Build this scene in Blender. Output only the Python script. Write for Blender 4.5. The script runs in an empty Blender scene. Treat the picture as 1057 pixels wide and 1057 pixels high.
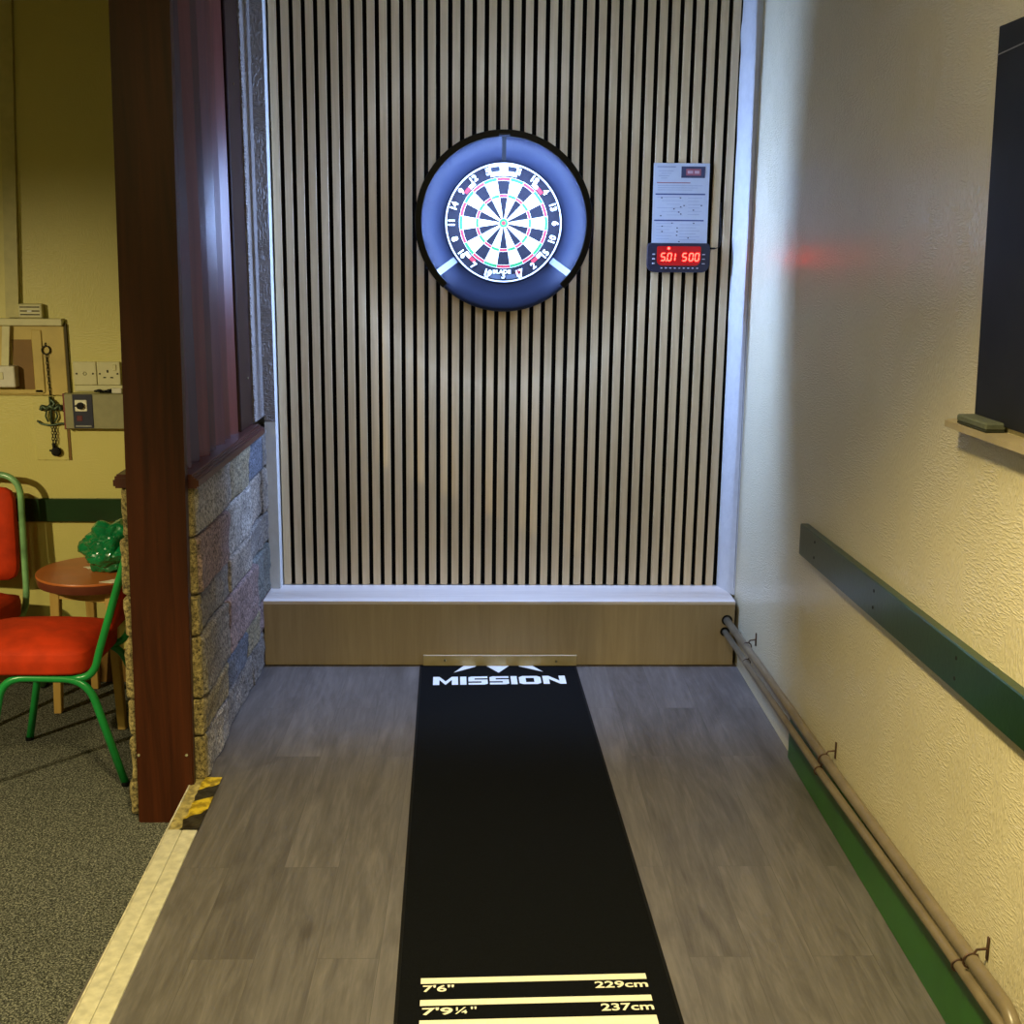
import bpy, bmesh, math, random
from mathutils import Vector, Matrix, noise
random.seed(7)
S = bpy.context.scene
COL = S.collection
PI = math.pi

# ------------------------------------------------------------------ materials
def newmat(name):
    m = bpy.data.materials.new(name); m.use_nodes = True
    nt = m.node_tree; b = nt.nodes['Principled BSDF']
    return m, nt, b

def N(nt, t, **kw):
    n = nt.nodes.new(t)
    for k, v in kw.items():
        if k in n.inputs: n.inputs[k].default_value = v
        else: setattr(n, k, v)
    return n

def ramp(nt, stops):
    r = nt.nodes.new('ShaderNodeValToRGB'); e = r.color_ramp.elements
    while len(e) < len(stops): e.new(0.5)
    for i, (p, c) in enumerate(stops):
        e[i].position = p; e[i].color = (*c, 1)
    return r

def coords(nt, scale=(1, 1, 1), rot=(0, 0, 0), loc=(0, 0, 0)):
    tc = nt.nodes.new('ShaderNodeTexCoord'); mp = nt.nodes.new('ShaderNodeMapping')
    mp.inputs['Scale'].default_value = scale; mp.inputs['Rotation'].default_value = rot
    mp.inputs['Location'].default_value = loc
    nt.links.new(tc.outputs['Object'], mp.inputs['Vector'])
    return mp.outputs['Vector']

def plain(name, col, rough=.5, metal=0, var=.12, nscale=30, bump=0, bscale=200, spec=.5, coat=0):
    """procedural: slight tonal variation and optional micro bump"""
    m, nt, b = newmat(name); L = nt.links.new
    v = coords(nt)
    n = N(nt, 'ShaderNodeTexNoise', Scale=nscale, Detail=4.0); L(v, n.inputs['Vector'])
    lo = tuple(max(0, c * (1 - var)) for c in col); hi = tuple(min(1, c * (1 + var)) for c in col)
    r = ramp(nt, [(.3, lo), (.7, hi)]); L(n.outputs['Fac'], r.inputs['Fac']); L(r.outputs['Color'], b.inputs['Base Color'])
    b.inputs['Roughness'].default_value = rough; b.inputs['Metallic'].default_value = metal
    b.inputs['Specular IOR Level'].default_value = spec
    b.inputs['Coat Weight'].default_value = coat
    if bump:
        n2 = N(nt, 'ShaderNodeTexNoise', Scale=bscale, Detail=3.0); L(v, n2.inputs['Vector'])
        bp = N(nt, 'ShaderNodeBump', Strength=bump, Distance=.004); L(n2.outputs['Fac'], bp.inputs['Height']); L(bp.outputs['Normal'], b.inputs['Normal'])
    return m

def emis(name, col, strength):
    m, nt, b = newmat(name)
    b.inputs['Base Color'].default_value = (0, 0, 0, 1)
    b.inputs['Emission Color'].default_value = (*col, 1); b.inputs['Emission Strength'].default_value = strength
    return m

def wood(name, c1, c2, axis='z', freq=40, stretch=.05, rough=.45, spec=.5, big=2.0, coat=0, tone=1.0):
    c1 = tuple(c * tone for c in c1); c2 = tuple(c * tone for c in c2)
    m, nt, b = newmat(name); L = nt.links.new
    sc = [1, 1, 1]; sc['xyz'.index(axis)] = stretch
    v = coords(nt, tuple(sc))
    n = N(nt, 'ShaderNodeTexNoise', Scale=freq, Detail=6.0, Roughness=.65, Distortion=.6); L(v, n.inputs['Vector'])
    n2 = N(nt, 'ShaderNodeTexNoise', Scale=big, Detail=2.0); L(v, n2.inputs['Vector'])
    mx = N(nt, 'ShaderNodeMath', operation='ADD'); L(n.outputs['Fac'], mx.inputs[0]); L(n2.outputs['Fac'], mx.inputs[1])
    ml = N(nt, 'ShaderNodeMath', operation='MULTIPLY'); L(mx.outputs[0], ml.inputs[0]); ml.inputs[1].default_value = .5
    r = ramp(nt, [(.35, c1), (.65, c2)]); L(ml.outputs[0], r.inputs['Fac']); L(r.outputs['Color'], b.inputs['Base Color'])
    b.inputs['Roughness'].default_value = rough; b.inputs['Specular IOR Level'].default_value = spec
    b.inputs['Coat Weight'].default_value = coat; b.inputs['Coat Roughness'].default_value = .25
    bp = N(nt, 'ShaderNodeBump', Strength=.12, Distance=.002); L(n.outputs['Fac'], bp.inputs['Height']); L(bp.outputs['Normal'], b.inputs['Normal'])
    return m

def wallpaper(name, col, strength=.55, rough=.3, plane='yz', dist=.0012, spec=.5):
    """painted embossed paper: short raised strokes both ways, glossy"""
    m, nt, b = newmat(name); L = nt.links.new
    if plane == 'yz': sA, sB = (1, 55, 210), (1, 210, 55)
    elif plane == 'xz': sA, sB = (45, 1, 190), (190, 1, 45)
    else: sA, sB = (60, 60, 140), (120, 120, 45)
    def strokes(s):
        v = coords(nt, s)
        n = N(nt, 'ShaderNodeTexNoise', Scale=1.0, Detail=1.5, Roughness=.5, Distortion=.35); L(v, n.inputs['Vector'])
        r = ramp(nt, [(.47, (0, 0, 0)), (.60, (1, 1, 1))]); L(n.outputs['Fac'], r.inputs['Fac']); return r.outputs['Color']
    a, c = strokes(sA), strokes(sB)
    v = coords(nt, (9, 9, 9))
    n = N(nt, 'ShaderNodeTexNoise', Scale=1.0, Detail=1.0); L(v, n.inputs['Vector'])
    r = ramp(nt, [(.45, (0, 0, 0)), (.55, (1, 1, 1))]); L(n.outputs['Fac'], r.inputs['Fac'])
    mx = N(nt, 'ShaderNodeMix', data_type='RGBA'); L(r.outputs['Color'], mx.inputs['Factor']); L(a, mx.inputs['A']); L(c, mx.inputs['B'])
    bp = N(nt, 'ShaderNodeBump', Strength=strength, Distance=dist); L(mx.outputs['Result'], bp.inputs['Height']); L(bp.outputs['Normal'], b.inputs['Normal'])
    v2 = coords(nt)
    n3 = N(nt, 'ShaderNodeTexNoise', Scale=2.5, Detail=5.0); L(v2, n3.inputs['Vector'])
    r3 = ramp(nt, [(.3, tuple(c * .93 for c in col)), (.7, col)]); L(n3.outputs['Fac'], r3.inputs['Fac']); L(r3.outputs['Color'], b.inputs['Base Color'])
    b.inputs['Roughness'].default_value = rough; b.inputs['Specular IOR Level'].default_value = spec
    return m

def laminate():
    m, nt, b = newmat('laminate_planks'); L = nt.links.new
    v = coords(nt, (1, 1, 1), (0, 0, PI / 2 + .0), (0.03, .02, 0))
    br = N(nt, 'ShaderNodeTexBrick', Scale=1.0)
    br.inputs['Brick Width'].default_value = 1.15; br.inputs['Row Height'].default_value = .146
    br.inputs['Mortar Size'].default_value = .0009; br.inputs['Mortar Smooth'].default_value = .6; br.offset = .37; br.inputs['Bias'].default_value = 0
    br.inputs['Color1'].default_value = (0, 0, 0, 1); br.inputs['Color2'].default_value = (1, 1, 1, 1); br.inputs['Mortar'].default_value = (.4, .4, .4, 1)
    L(v, br.inputs['Vector'])
    # offset grain per plank
    tc = nt.nodes.new('ShaderNodeTexCoord')
    cb = N(nt, 'ShaderNodeVectorMath', operation='MULTIPLY_ADD')
    L(br.outputs['Color'], cb.inputs[0]); cb.inputs[1].default_value = (3, 7, 5); L(tc.outputs['Object'], cb.inputs[2])
    mp = nt.nodes.new('ShaderNodeMapping'); mp.inputs['Scale'].default_value = (1, .07, 1); L(cb.outputs[0], mp.inputs['Vector'])
    g = N(nt, 'ShaderNodeTexNoise', Scale=55.0, Detail=7.0, Roughness=.65, Distortion=1.2); L(mp.outputs[0], g.inputs['Vector'])
    mp2 = nt.nodes.new('ShaderNodeMapping'); mp2.inputs['Scale'].default_value = (1, .16, 1); L(cb.outputs[0], mp2.inputs['Vector'])
    g2 = N(nt, 'ShaderNodeTexNoise', Scale=9.0, Detail=4.0, Roughness=.6, Distortion=2.5); L(mp2.outputs[0], g2.inputs['Vector'])
    a1 = N(nt, 'ShaderNodeMath', operation='MULTIPLY_ADD'); L(g.outputs['Fac'], a1.inputs[0]); a1.inputs[1].default_value = .45; 
    s2 = N(nt, 'ShaderNodeMath', operation='MULTIPLY_ADD'); L(g2.outputs['Fac'], s2.inputs[0]); s2.inputs[1].default_value = .45
    s3 = N(nt, 'ShaderNodeMath', operation='MULTIPLY'); L(br.outputs['Color'], s3.inputs[0]); s3.inputs[1].default_value = .12
    L(s3.outputs[0], s2.inputs[2]); L(s2.outputs[0], a1.inputs[2])
    r = ramp(nt, [(.30, (.058, .051, .046)), (.50, (.108, .098, .092)), (.72, (.180, .165, .156))])
    L(a1.outputs[0], r.inputs['Fac'])
    # knots
    vk = coords(nt, (2.1, .9, 1), (0, 0, 0), (.35, .15, 0))
    vo = N(nt, 'ShaderNodeTexVoronoi', Scale=1.35, Randomness=1.0); L(vk, vo.inputs['Vector'])
    rk = ramp(nt, [(.0, (.42, .38, .34)), (.07, (1, 1, 1))]); L(vo.outputs['Distance'], rk.inputs['Fac'])
    mk = N(nt, 'ShaderNodeMix', data_type='RGBA', blend_type='MULTIPLY'); mk.inputs['Factor'].default_value = 1
    L(r.outputs['Color'], mk.inputs['A']); L(rk.outputs['Color'], mk.inputs['B'])
    ms = N(nt, 'ShaderNodeMix', data_type='RGBA'); L(br.outputs['Fac'], ms.inputs['Factor']); L(mk.outputs['Result'], ms.inputs['A']); ms.inputs['B'].default_value = (.075, .068, .062, 1)
    L(ms.outputs['Result'], b.inputs['Base Color'])
    b.inputs['Roughness'].default_value = .42
    bp = N(nt, 'ShaderNodeBump', Strength=.10, Distance=.001); L(g.outputs['Fac'], bp.inputs['Height']); L(bp.outputs['Normal'], b.inputs['Normal'])
    return m

def carpet():
    m, nt, b = newmat('carpet_flecked'); L = nt.links.new
    v = coords(nt)
    n = N(nt, 'ShaderNodeTexNoise', Scale=190.0, Detail=3.0, Roughness=.8); L(v, n.inputs['Vector'])
    r = ramp(nt, [(.40, (.018, .020, .017)), (.52, (.095, .10, .085)), (.64, (.33, .33, .27))]); L(n.outputs['Fac'], r.inputs['Fac'])
    L(r.outputs['Color'], b.inputs['Base Color']); b.inputs['Roughness'].default_value = .95; b.inputs['Specular IOR Level'].default_value = .1
    bp = N(nt, 'ShaderNodeBump', Strength=.8, Distance=.004); L(n.outputs['Fac'], bp.inputs['Height']); L(bp.outputs['Normal'], b.inputs['Normal'])
    return m

def stone():
    m, nt, b = newmat('rough_stone'); L = nt.links.new
    at = nt.nodes.new('ShaderNodeAttribute'); at.attribute_name = 'tone'
    v = coords(nt)
    n = N(nt, 'ShaderNodeTexNoise', Scale=95.0, Detail=5.0, Roughness=.8); L(v, n.inputs['Vector'])
    r = ramp(nt, [(.38, (.12, .12, .13)), (.5, (.85, .83, .82)), (.64, (1.7, 1.7, 1.7))]); L(n.outputs['Fac'], r.inputs['Fac'])
    mx = N(nt, 'ShaderNodeMix', data_type='RGBA', blend_type='MULTIPLY'); mx.inputs['Factor'].default_value = 1
    L(at.outputs['Color'], mx.inputs['A']); L(r.outputs['Color'], mx.inputs['B']); L(mx.outputs['Result'], b.inputs['Base Color'])
    b.inputs['Roughness'].default_value = .85
    bp = N(nt, 'ShaderNodeBump', Strength=.9, Distance=.008); L(n.outputs['Fac'], bp.inputs['Height']); L(bp.outputs['Normal'], b.inputs['Normal'])
    return m

def tapemat():
    m, nt, b = newmat('hazard_tape'); L = nt.links.new
    v = coords(nt, (1, 1, 1), (0, 0, math.radians(-35)))
    w = N(nt, 'ShaderNodeTexWave', Scale=2.0, Distortion=2.6, Detail=3.0); w.inputs['Detail Scale'].default_value = 4; w.bands_direction = 'Y'
    L(v, w.inputs['Vector'])
    r = ramp(nt, [(.50, (.035, .030, .018)), (.56, (.62, .45, .03))]); L(w.outputs['Color'], r.inputs['Fac'])
    nd = N(nt, 'ShaderNodeTexNoise', Scale=38.0, Detail=5.0); L(v, nd.inputs['Vector'])
    rd = ramp(nt, [(.42, (.30, .27, .2)), (.56, (1, 1, 1))]); L(nd.outputs['Fac'], rd.inputs['Fac'])
    md = N(nt, 'ShaderNodeMix', data_type='RGBA', blend_type='MULTIPLY'); md.inputs['Factor'].default_value = .8
    L(r.outputs['Color'], md.inputs['A']); L(rd.outputs['Color'], md.inputs['B']); L(md.outputs['Result'], b.inputs['Base Color'])
    b.inputs['Roughness'].default_value = .35
    n = N(nt, 'ShaderNodeTexNoise', Scale=60.0, Detail=3.0); L(v, n.inputs['Vector'])
    bp = N(nt, 'ShaderNodeBump', Strength=.5, Distance=.004); L(n.outputs['Fac'], bp.inputs['Height']); L(bp.outputs['Normal'], b.inputs['Normal'])
    return m

M = dict(
    paper_r=wallpaper('embossed_paper_cream', (.72, .645, .43), 1.0, .27, 'yz', .0010, 1.0),
    paper_b=wallpaper('embossed_paper_yellow', (.60, .54, .17), .2, .42, 'xz'),
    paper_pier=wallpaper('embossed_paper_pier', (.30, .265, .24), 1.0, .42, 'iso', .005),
    white=plain('white_paint', (.72, .74, .74), .5, var=.05, bump=.25, bscale=60),
    caulk=plain('white_filler', (.60, .61, .62), .5, var=.05, bump=.5, bscale=40),
    oak=wood('pale_oak_veneer', (.60, .44, .235), (.86, .67, .40), 'z', 60, .04, .5),
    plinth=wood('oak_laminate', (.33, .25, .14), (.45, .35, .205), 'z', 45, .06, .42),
    plinth_top=wood('oak_laminate_lid_lit', (.68, .60, .54), (.85, .77, .70), 'x', 45, .06, .42),  # same oak as the front, LED light on the lid painted in
    felt=plain('black_felt', (.006, .006, .006), .95, spec=.1),
    lam=laminate(), carpet=carpet(), stone=stone(), tape=tapemat(),
    mortar=plain('mortar', (.22, .21, .18), .9, bump=.5, bscale=90),
    mahog=wood('mahogany_post', (.016, .004, .0016), (.080, .019, .005), 'z', 26, .05, .42, spec=.3, coat=.0),
    louvre=wood('mahogany_louvre', (.10, .024, .014), (.24, .066, .040), 'z', 30, .05, .26, coat=.4),
    sill=wood('mahogany_sill', (.034, .009, .007), (.085, .023, .017), 'y', 30, .06, .36, coat=.12),
    blackrub=plain('black_rubber_mat', (.0035, .004, .0045), .8, var=.3, nscale=200, bump=.15, bscale=400, spec=.08),
    blackedge=plain('black_binding', (.003, .003, .003), .8, spec=.2),
    print_=plain('white_print_warm_lit', (.86, .83, .66), .6, var=.05, nscale=120),  # white ink with the warm lamplight painted in as cream
    printw=plain('white_print_cool_lit', (.86, .90, .92), .6, var=.03, nscale=120),  # same ink near the board, cool LED tint painted in
    green=plain('dark_green_gloss', (.010, .036, .010), .28, var=.15, nscale=8, bump=.1, bscale=60),
    green2=plain('green_gloss_skirting', (.020, .115, .012), .35, var=.15, nscale=8),
    hole=plain('dark_hole', (.004, .004, .004), .9),
    pipe=plain('painted_pipe', (.165, .13, .08), .33, var=.18, nscale=15, bump=.1, bscale=80),
    clip=plain('rusty_bracket', (.07, .035, .02), .6, metal=.3, var=.4, nscale=60),
    board=plain('blackboard_paint', (.010, .011, .011), .55, var=.35, nscale=7, spec=.25),
    chalkline=plain('grey_line', (.25, .25, .24), .6),
    ledge=plain('beige_ledge', (.33, .27, .16), .5, var=.15, nscale=12),
    eraser=plain('felt_grey_green', (.085, .095, .062), .8, var=.15, nscale=80, bump=.2),
    eraser2=plain('felt_dark', (.022, .026, .014), .85, var=.2),
    alu=plain('cream_painted_strip', (.55, .52, .38), .38, var=.18, nscale=38, bump=.2, bscale=60),
    aluold=plain('worn_strip', (.33, .27, .10), .4, var=.6, nscale=55, bump=.5, bscale=60),
    foam=plain('navy_eva_foam', (.008, .012, .028), .5, var=.06, nscale=5, spec=.25),
    blackpl=plain('black_plastic', (.004, .0045, .006), .35, var=.1, spec=.25),
    armpl=plain('grey_arm_metal', (.014, .022, .045), .4, metal=.0),
    bblack=plain('sisal_black', (.010, .010, .014), .9, var=.2, nscale=300, spec=.08),
    bwhite=plain('sisal_cream', (.55, .55, .50), .8, var=.04, nscale=300, spec=.1),
    bred=plain('sisal_red', (.30, .022, .03), .8, var=.1, nscale=300, spec=.1),
    bgreen=plain('sisal_green', (.02, .17, .045), .8, var=.1, nscale=300, spec=.1),
    wire=plain('white_wire', (.6, .61, .62), .35, var=.03),
    paper=plain('printed_paper', (.62, .68, .80), .6, var=.03),
    ink=plain('blue_ink', (.06, .09, .28), .6), inkp=plain('pale_ink', (.34, .40, .58), .6), inkd=plain('dark_ink', (.05, .06, .13), .6),
    inkr=plain('red_ink', (.40, .12, .16), .6), inkpk=plain('pink_ink', (.62, .42, .50), .6),
    navypl=plain('navy_plastic', (.030, .032, .060), .3, var=.1), key=plain('pale_key', (.55, .55, .65), .5),
    redscreen=emis('red_display_glow', (.36, .0, .003), 1.0),
    reddigit=emis('red_digit_light', (1, .018, .012), 26),
    led=emis('cool_white_led', (.36, .55, 1.06), 6900),
    redlamp=emis('small_red_lamp', (.8, .03, .03), .07),
    chairgreen=plain('green_enamel', (.012, .26, .055), .28, var=.12, nscale=12),
    worn=plain('worn_green_enamel', (.16, .34, .15), .25, var=.75, nscale=7),
    velour=plain('red_velour', (.52, .036, .004), .75, var=.22, nscale=14, bump=.2, bscale=500, spec=.25),
    velour2=plain('red_velour_side', (.33, .008, .006), .8, var=.2, nscale=14, spec=.2),
    tabletop=plain('orange_brown_top', (.50, .145, .035), .35, var=.12, nscale=9),
    tableedge=plain('dark_red_edge', (.13, .035, .018), .4),
    beech=wood('varnished_beech', (.42, .25, .06), (.60, .40, .12), 'z', 30, .08, .4),
    bag=plain('green_polythene', (.004, .17, .055), .2, var=.35, nscale=18, coat=.5),
    napkin=plain('paper_napkin_paper', (.92, .86, .66), .8),
    trunk=plain('cream_trunking', (.47, .43, .16), .45, var=.08),
    trunkb=plain('pale_trunking', (.58, .55, .30), .4, var=.06),
    panelw=plain('yellowed_board', (.50, .38, .10), .5, var=.12, nscale=12),
    panelr=plain('brown_recess', (.19, .095, .012), .6, var=.15, nscale=12),
    socket=plain('socket_white', (.60, .57, .34), .35, var=.04),
    boxgrey=plain('grey_socket_box', (.62, .60, .50), .35, var=.08),
    ctrl=plain('grey_green_panel', (.27, .255, .13), .45, var=.08),
    ornament=plain('verdigris_metal', (.055, .085, .050), .45, metal=.5, var=.4, nscale=60),
    iron=plain('dark_iron', (.03, .024, .012), .5, metal=.5),
    screw=plain('bright_screw', (.8, .75, .5), .25, metal=.8),
    ceil=plain('ceiling_paint', (.62, .58, .45), .9),
)

# ------------------------------------------------------------------ mesh helpers
def link(name, bm, mats, parent=None, smooth=False, loc=None, rot=None, autosm=None):
    me = bpy.data.meshes.new(name)
    bmesh.ops.recalc_face_normals(bm, faces=bm.faces)
    bm.to_mesh(me); bm.free()
    if not isinstance(mats, (list, tuple)): mats = [mats]
    for m in mats: me.materials.append(m)
    if smooth:
        for p in me.polygons: p.use_smooth = True
        if autosm is not None:
            me.set_sharp_from_angle(angle=math.radians(autosm))
    o = bpy.data.objects.new(name, me); COL.objects.link(o)
    if parent: o.parent = parent
    if loc is not None: o.location = loc
    if rot is not None: o.rotation_euler = rot
    return o

def tag(o, label, cat, group=None):
    o['label'] = label; o['category'] = cat
    if group: o['group'] = group
    return o

def thing(name, label, cat, loc=(0, 0, 0), rot=(0, 0, 0), group=None):
    o = bpy.data.objects.new(name, None); COL.objects.link(o)
    o.location = loc; o.rotation_euler = rot; o.empty_display_size = .05
    return tag(o, label, cat, group)

def struct(o):
    o['kind'] = 'structure'; return o

def box(bm, x0, x1, y0, y1, z0, z1, bev=0, mi=0, seg=1):
    vs = [bm.verts.new(p) for p in ((x0,y0,z0),(x1,y0,z0),(x1,y1,z0),(x0,y1,z0),(x0,y0,z1),(x1,y0,z1),(x1,y1,z1),(x0,y1,z1))]
    fs = [bm.faces.new([vs[i] for i in f]) for f in ((0,3,2,1),(4,5,6,7),(0,1,5,4),(1,2,6,5),(2,3,7,6),(3,0,4,7))]
    for f in fs: f.material_index = mi
    if bev:
        es = list({e for f in fs for e in f.edges})
        r = bmesh.ops.bevel(bm, geom=es, offset=bev, segments=seg, affect='EDGES', profile=.5)
        for f in r['faces']: f.material_index = mi
    return vs

def prism(bm, pts, d, mi=0):
    """pts: 3-D loop, d: extrusion vector"""
    d = Vector(d); a = [bm.verts.new(p) for p in pts]; b = [bm.verts.new(Vector(p) + d) for p in pts]
    n = len(pts); fs = [bm.faces.new(a), bm.faces.new(b[::-1])]
    for i in range(n): fs.append(bm.faces.new([a[i], b[i], b[(i+1) % n], a[(i+1) % n]]))
    for f in fs: f.material_index = mi
    return fs

def smooth_path(pts, n=6):
    P = [Vector(p) for p in pts]; out = []
    for i in range(len(P) - 1):
        p0 = P[i-1] if i else P[0] * 2 - P[1]; p1, p2 = P[i], P[i+1]; p3 = P[i+2] if i + 2 < len(P) else P[-1] * 2 - P[-2]
        for k in range(n):
            t = k / n
            out.append(.5 * ((2*p1) + (-p0+p2)*t + (2*p0-5*p1+4*p2-p3)*t*t + (-p0+3*p1-3*p2+p3)*t**3))
    out.append(P[-1]); return out

def round_path(pts, r, n=6):
    """polyline with filleted corners"""
    P = [Vector(p) for p in pts]; out = [P[0]]
    for i in range(1, len(P) - 1):
        a = (P[i-1] - P[i]); b = (P[i+1] - P[i]); rr = min(r, a.length * .49, b.length * .49)
        A = P[i] + a.normalized() * rr; B = P[i] + b.normalized() * rr
        for k in range(n + 1):
            t = k / n; out.append(A * (1-t)**2 + P[i] * 2*t*(1-t) + B * t*t)
    out.append(P[-1]); return out

def tube(bm, path, r, seg=12, mi=0, flat=1.0, closed=False, cap=True):
    path = [Vector(p) for p in path]; rings = []; n = len(path)
    up = None
    for i, p in enumerate(path):
        if closed: t = path[(i+1) % n] - path[i-1]
        else: t = path[min(i+1, n-1)] - path[max(i-1, 0)]
        t.normalize()
        if up is None:
            up = Vector((0, 0, 1)) if abs(t.z) < .9 else Vector((0, 1, 0))
        s = t.cross(up).normalized(); up = s.cross(t).normalized()
        rr = r[i] if isinstance(r, (list, tuple)) else r
        rings.append([bm.verts.new(p + s * math.cos(2*PI*k/seg) * rr + up * math.sin(2*PI*k/seg) * rr * flat) for k in range(seg)])
    m = n if closed else n - 1
    for i in range(m):
        a, b = rings[i], rings[(i+1) % n]
        for k in range(seg):
            f = bm.faces.new([a[k], a[(k+1) % seg], b[(k+1) % seg], b[k]]); f.material_index = mi
    if cap and not closed:
        bm.faces.new(rings[0]).material_index = mi; bm.faces.new(rings[-1][::-1]).material_index = mi

def lathe_y(bm, prof, a0=0, a1=2*PI, seg=96, mi=0, closedprof=True):
    """profile of (r, y) swept about the y axis between two angles (from +x towards +z)"""
    full = abs((a1 - a0) - 2*PI) < 1e-6
    cnt = seg if full else seg + 1
    rings = []
    for i in range(cnt):
        a = a0 + (a1 - a0) * i / seg
        rings.append([bm.verts.new((r*math.cos(a), y, r*math.sin(a))) for r, y in prof])
    np_ = len(prof)
    for i in range(seg):
        A, B = rings[i], rings[(i+1) % cnt]
        for k in range(np_ if closedprof else np_ - 1):
            f = bm.faces.new([A[k], A[(k+1) % np_], B[(k+1) % np_], B[k]]); f.material_index = mi
    if not full and closedprof:
        bm.faces.new(rings[0]).material_index = mi; bm.faces.new(rings[-1][::-1]).material_index = mi

def cyl(bm, c, axis, r, h, seg=20, mi=0):
    c = Vector(c); ax = Vector(axis).normalized()
    tube(bm, [c - ax*h/2, c + ax*h/2], r, seg, mi)

def disc(bm, c, r, axis, seg=24, mi=0, t=.001):
    cyl(bm, c, axis, r, t, seg, mi)

def text_bm(s, size, extrude=.0005, offset=0.0, sx=1.0, align='CENTER', alignv='CENTER', spacing=1.0):
    cu = bpy.data.curves.new('t', 'FONT'); cu.body = s; cu.size = size; cu.extrude = extrude; cu.offset = offset
    cu.align_x = align; cu.align_y = alignv; cu.space_character = spacing; cu.resolution_u = 4
    o = bpy.data.objects.new('t', cu); COL.objects.link(o)
    dg = bpy.context.evaluated_depsgraph_get(); dg.update()
    me = bpy.data.meshes.new_from_object(o.evaluated_get(dg))
    bm = bmesh.new(); bm.from_mesh(me); bpy.data.objects.remove(o); bpy.data.curves.remove(cu); bpy.data.meshes.remove(me)
    for v in bm.verts: v.co.x *= sx
    return bm

def merge(dst, src, mat, mi=None):
    me = bpy.data.meshes.new('tmp'); src.transform(mat); src.to_mesh(me); src.free()
    k = len(dst.faces); dst.from_mesh(me); bpy.data.meshes.remove(me)
    dst.faces.ensure_lookup_table()
    if mi is not None:
        for f in dst.faces[k:]: f.material_index = mi

def Bm(): return bmesh.new()

# ------------------------------------------------------------------ the setting
FC = -.12     # carpet level; the laminate platform is z = 0
b = Bm(); box(b, -5, .95, -6.0, 1.0, FC - .1, FC); struct(link('floor', b, M['carpet']))
b = Bm(); box(b, -.965, .955, -5.2, .10, FC, 0); struct(link('floor.001', b, M['lam']))
b = Bm(); box(b, -5, 1.05, -6.0, .25, 2.75, 2.85); struct(link('ceiling', b, M['ceil']))
b = Bm(); box(b, .945, 1.05, -6.0, .25, FC - .1, 2.75); struct(link('wall_right', b, M['paper_r']))
b = Bm(); box(b, -1.16, .945, .06, .2, FC - .1, 2.75); struct(link('wall_back', b, M['white']))
b = Bm(); box(b, -5, -1.16, -.087, .06, FC - .1, 2.75); struct(link('wall_back.001', b, M['paper_b']))
b = Bm(); box(b, -5.1, -5, -6.0, .06, FC - .1, 2.75); struct(link('wall_left', b, M['paper_b']))
b = Bm(); box(b, -5.1, 1.05, -6.1, -6.0, FC - .1, 2.75); struct(link('wall_front', b, M['paper_b']))
# papered pier between the wooden screen and the slats
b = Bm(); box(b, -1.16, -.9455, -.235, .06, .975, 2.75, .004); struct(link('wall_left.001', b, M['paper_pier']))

# low stone wall : course blocks
b = Bm(); lay = b.verts.layers.float_color.new('tone')
def stone_block(x0, x1, y0, y1, z0, z1, face):
    tmp = Bm(); box(tmp, x0, x1, y0, y1, z0, z1, .010, seg=2)
    bmesh.ops.subdivide_edges(tmp, edges=[e for e in tmp.edges if e.calc_length() > .05], cuts=3, use_grid_fill=True)
    bmesh.ops.subdivide_edges(tmp, edges=[e for e in tmp.edges if e.calc_length() > .03], cuts=1, use_grid_fill=True)
    base = (.33, .265, .11) if face in 'yl' else random.choice([(.30,.26,.21), (.22,.20,.175), (.12,.135,.165), (.28,.235,.14), (.27,.19,.17), (.18,.19,.17), (.36,.33,.28)])  # end and room-side blocks: yellowish lit tone painted in as buff
    l = tmp.verts.layers.float_color.new('tone')
    off = random.uniform(0, 50)
    for v in tmp.verts:
        p = v.co
        n = noise.noise(Vector((p.x*14+off, p.y*14, p.z*14))) * .009 + noise.noise(Vector((p.x*45+off, p.y*45, p.z*45))) * .004
        if face == 'x': v.co.x += n
        elif face == 'y': v.co.y += n
        else: v.co.x -= n
        k = 1 + .25 * noise.noise(Vector((p.y*9+off, p.z*9, 3)))
        v[l] = (base[0]*k, base[1]*k, base[2]*k, 1)
    me = bpy.data.meshes.new('s'); tmp.to_mesh(me); tmp.free(); b.from_mesh(me); bpy.data.meshes.remove(me)
z = FC + .002
random.seed(21)
courses = [.115, .15, .12, .20, .13, .18, .20]
zz = [z]
for c in courses: zz.append(min(zz[-1] + c, .935))
y_near, y_far = -1.285, .055
for i in range(len(courses)):
    z0, z1 = zz[i], zz[i+1]
    if z1 - z0 < .02: continue
    y = y_near
    while y < y_far - .01:
        ln = random.uniform(.24, .52); y1 = min(y + ln, y_far)
        if y_far - y1 < .08: y1 = y_far
        pr = random.uniform(0, .022)
        stone_block(-1.02, -.955 + pr * .8 + .020 * (-(y + y1) / 2) / 1.3, y + .003, y1 - .003, z0 + .004, z1 - .004, 'x')
        y = y1
    # room-side face and near end of the wall
    x_l = -1.174 + (z1 + z0) / 2 * .028
    y = y_near - .018
    while y < -.10:
        y1 = min(y + random.uniform(.2, .45), -.092)
        if -.092 - y1 < .06: y1 = -.092
        stone_block(x_l + random.uniform(-.004, .004), -1.112, y, y1 - .003, z0 + .003, z1 - .003, 'l'); y = y1
    stone_block(-1.110, -.934, -1.300, -1.25, z0 + .003, z1 - .003, 'y')
k = len(b.faces)
box(b, -1.125, -.972, -1.26, .055, FC, .928)
b.faces.ensure_lookup_table()
for f in b.faces[k:]:
    f.material_index = 1
    for v in f.verts: v[lay] = (.2, .19, .17, 1)
struct(link('wall_left.002', b, [M['stone'], M['mortar']]))

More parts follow.
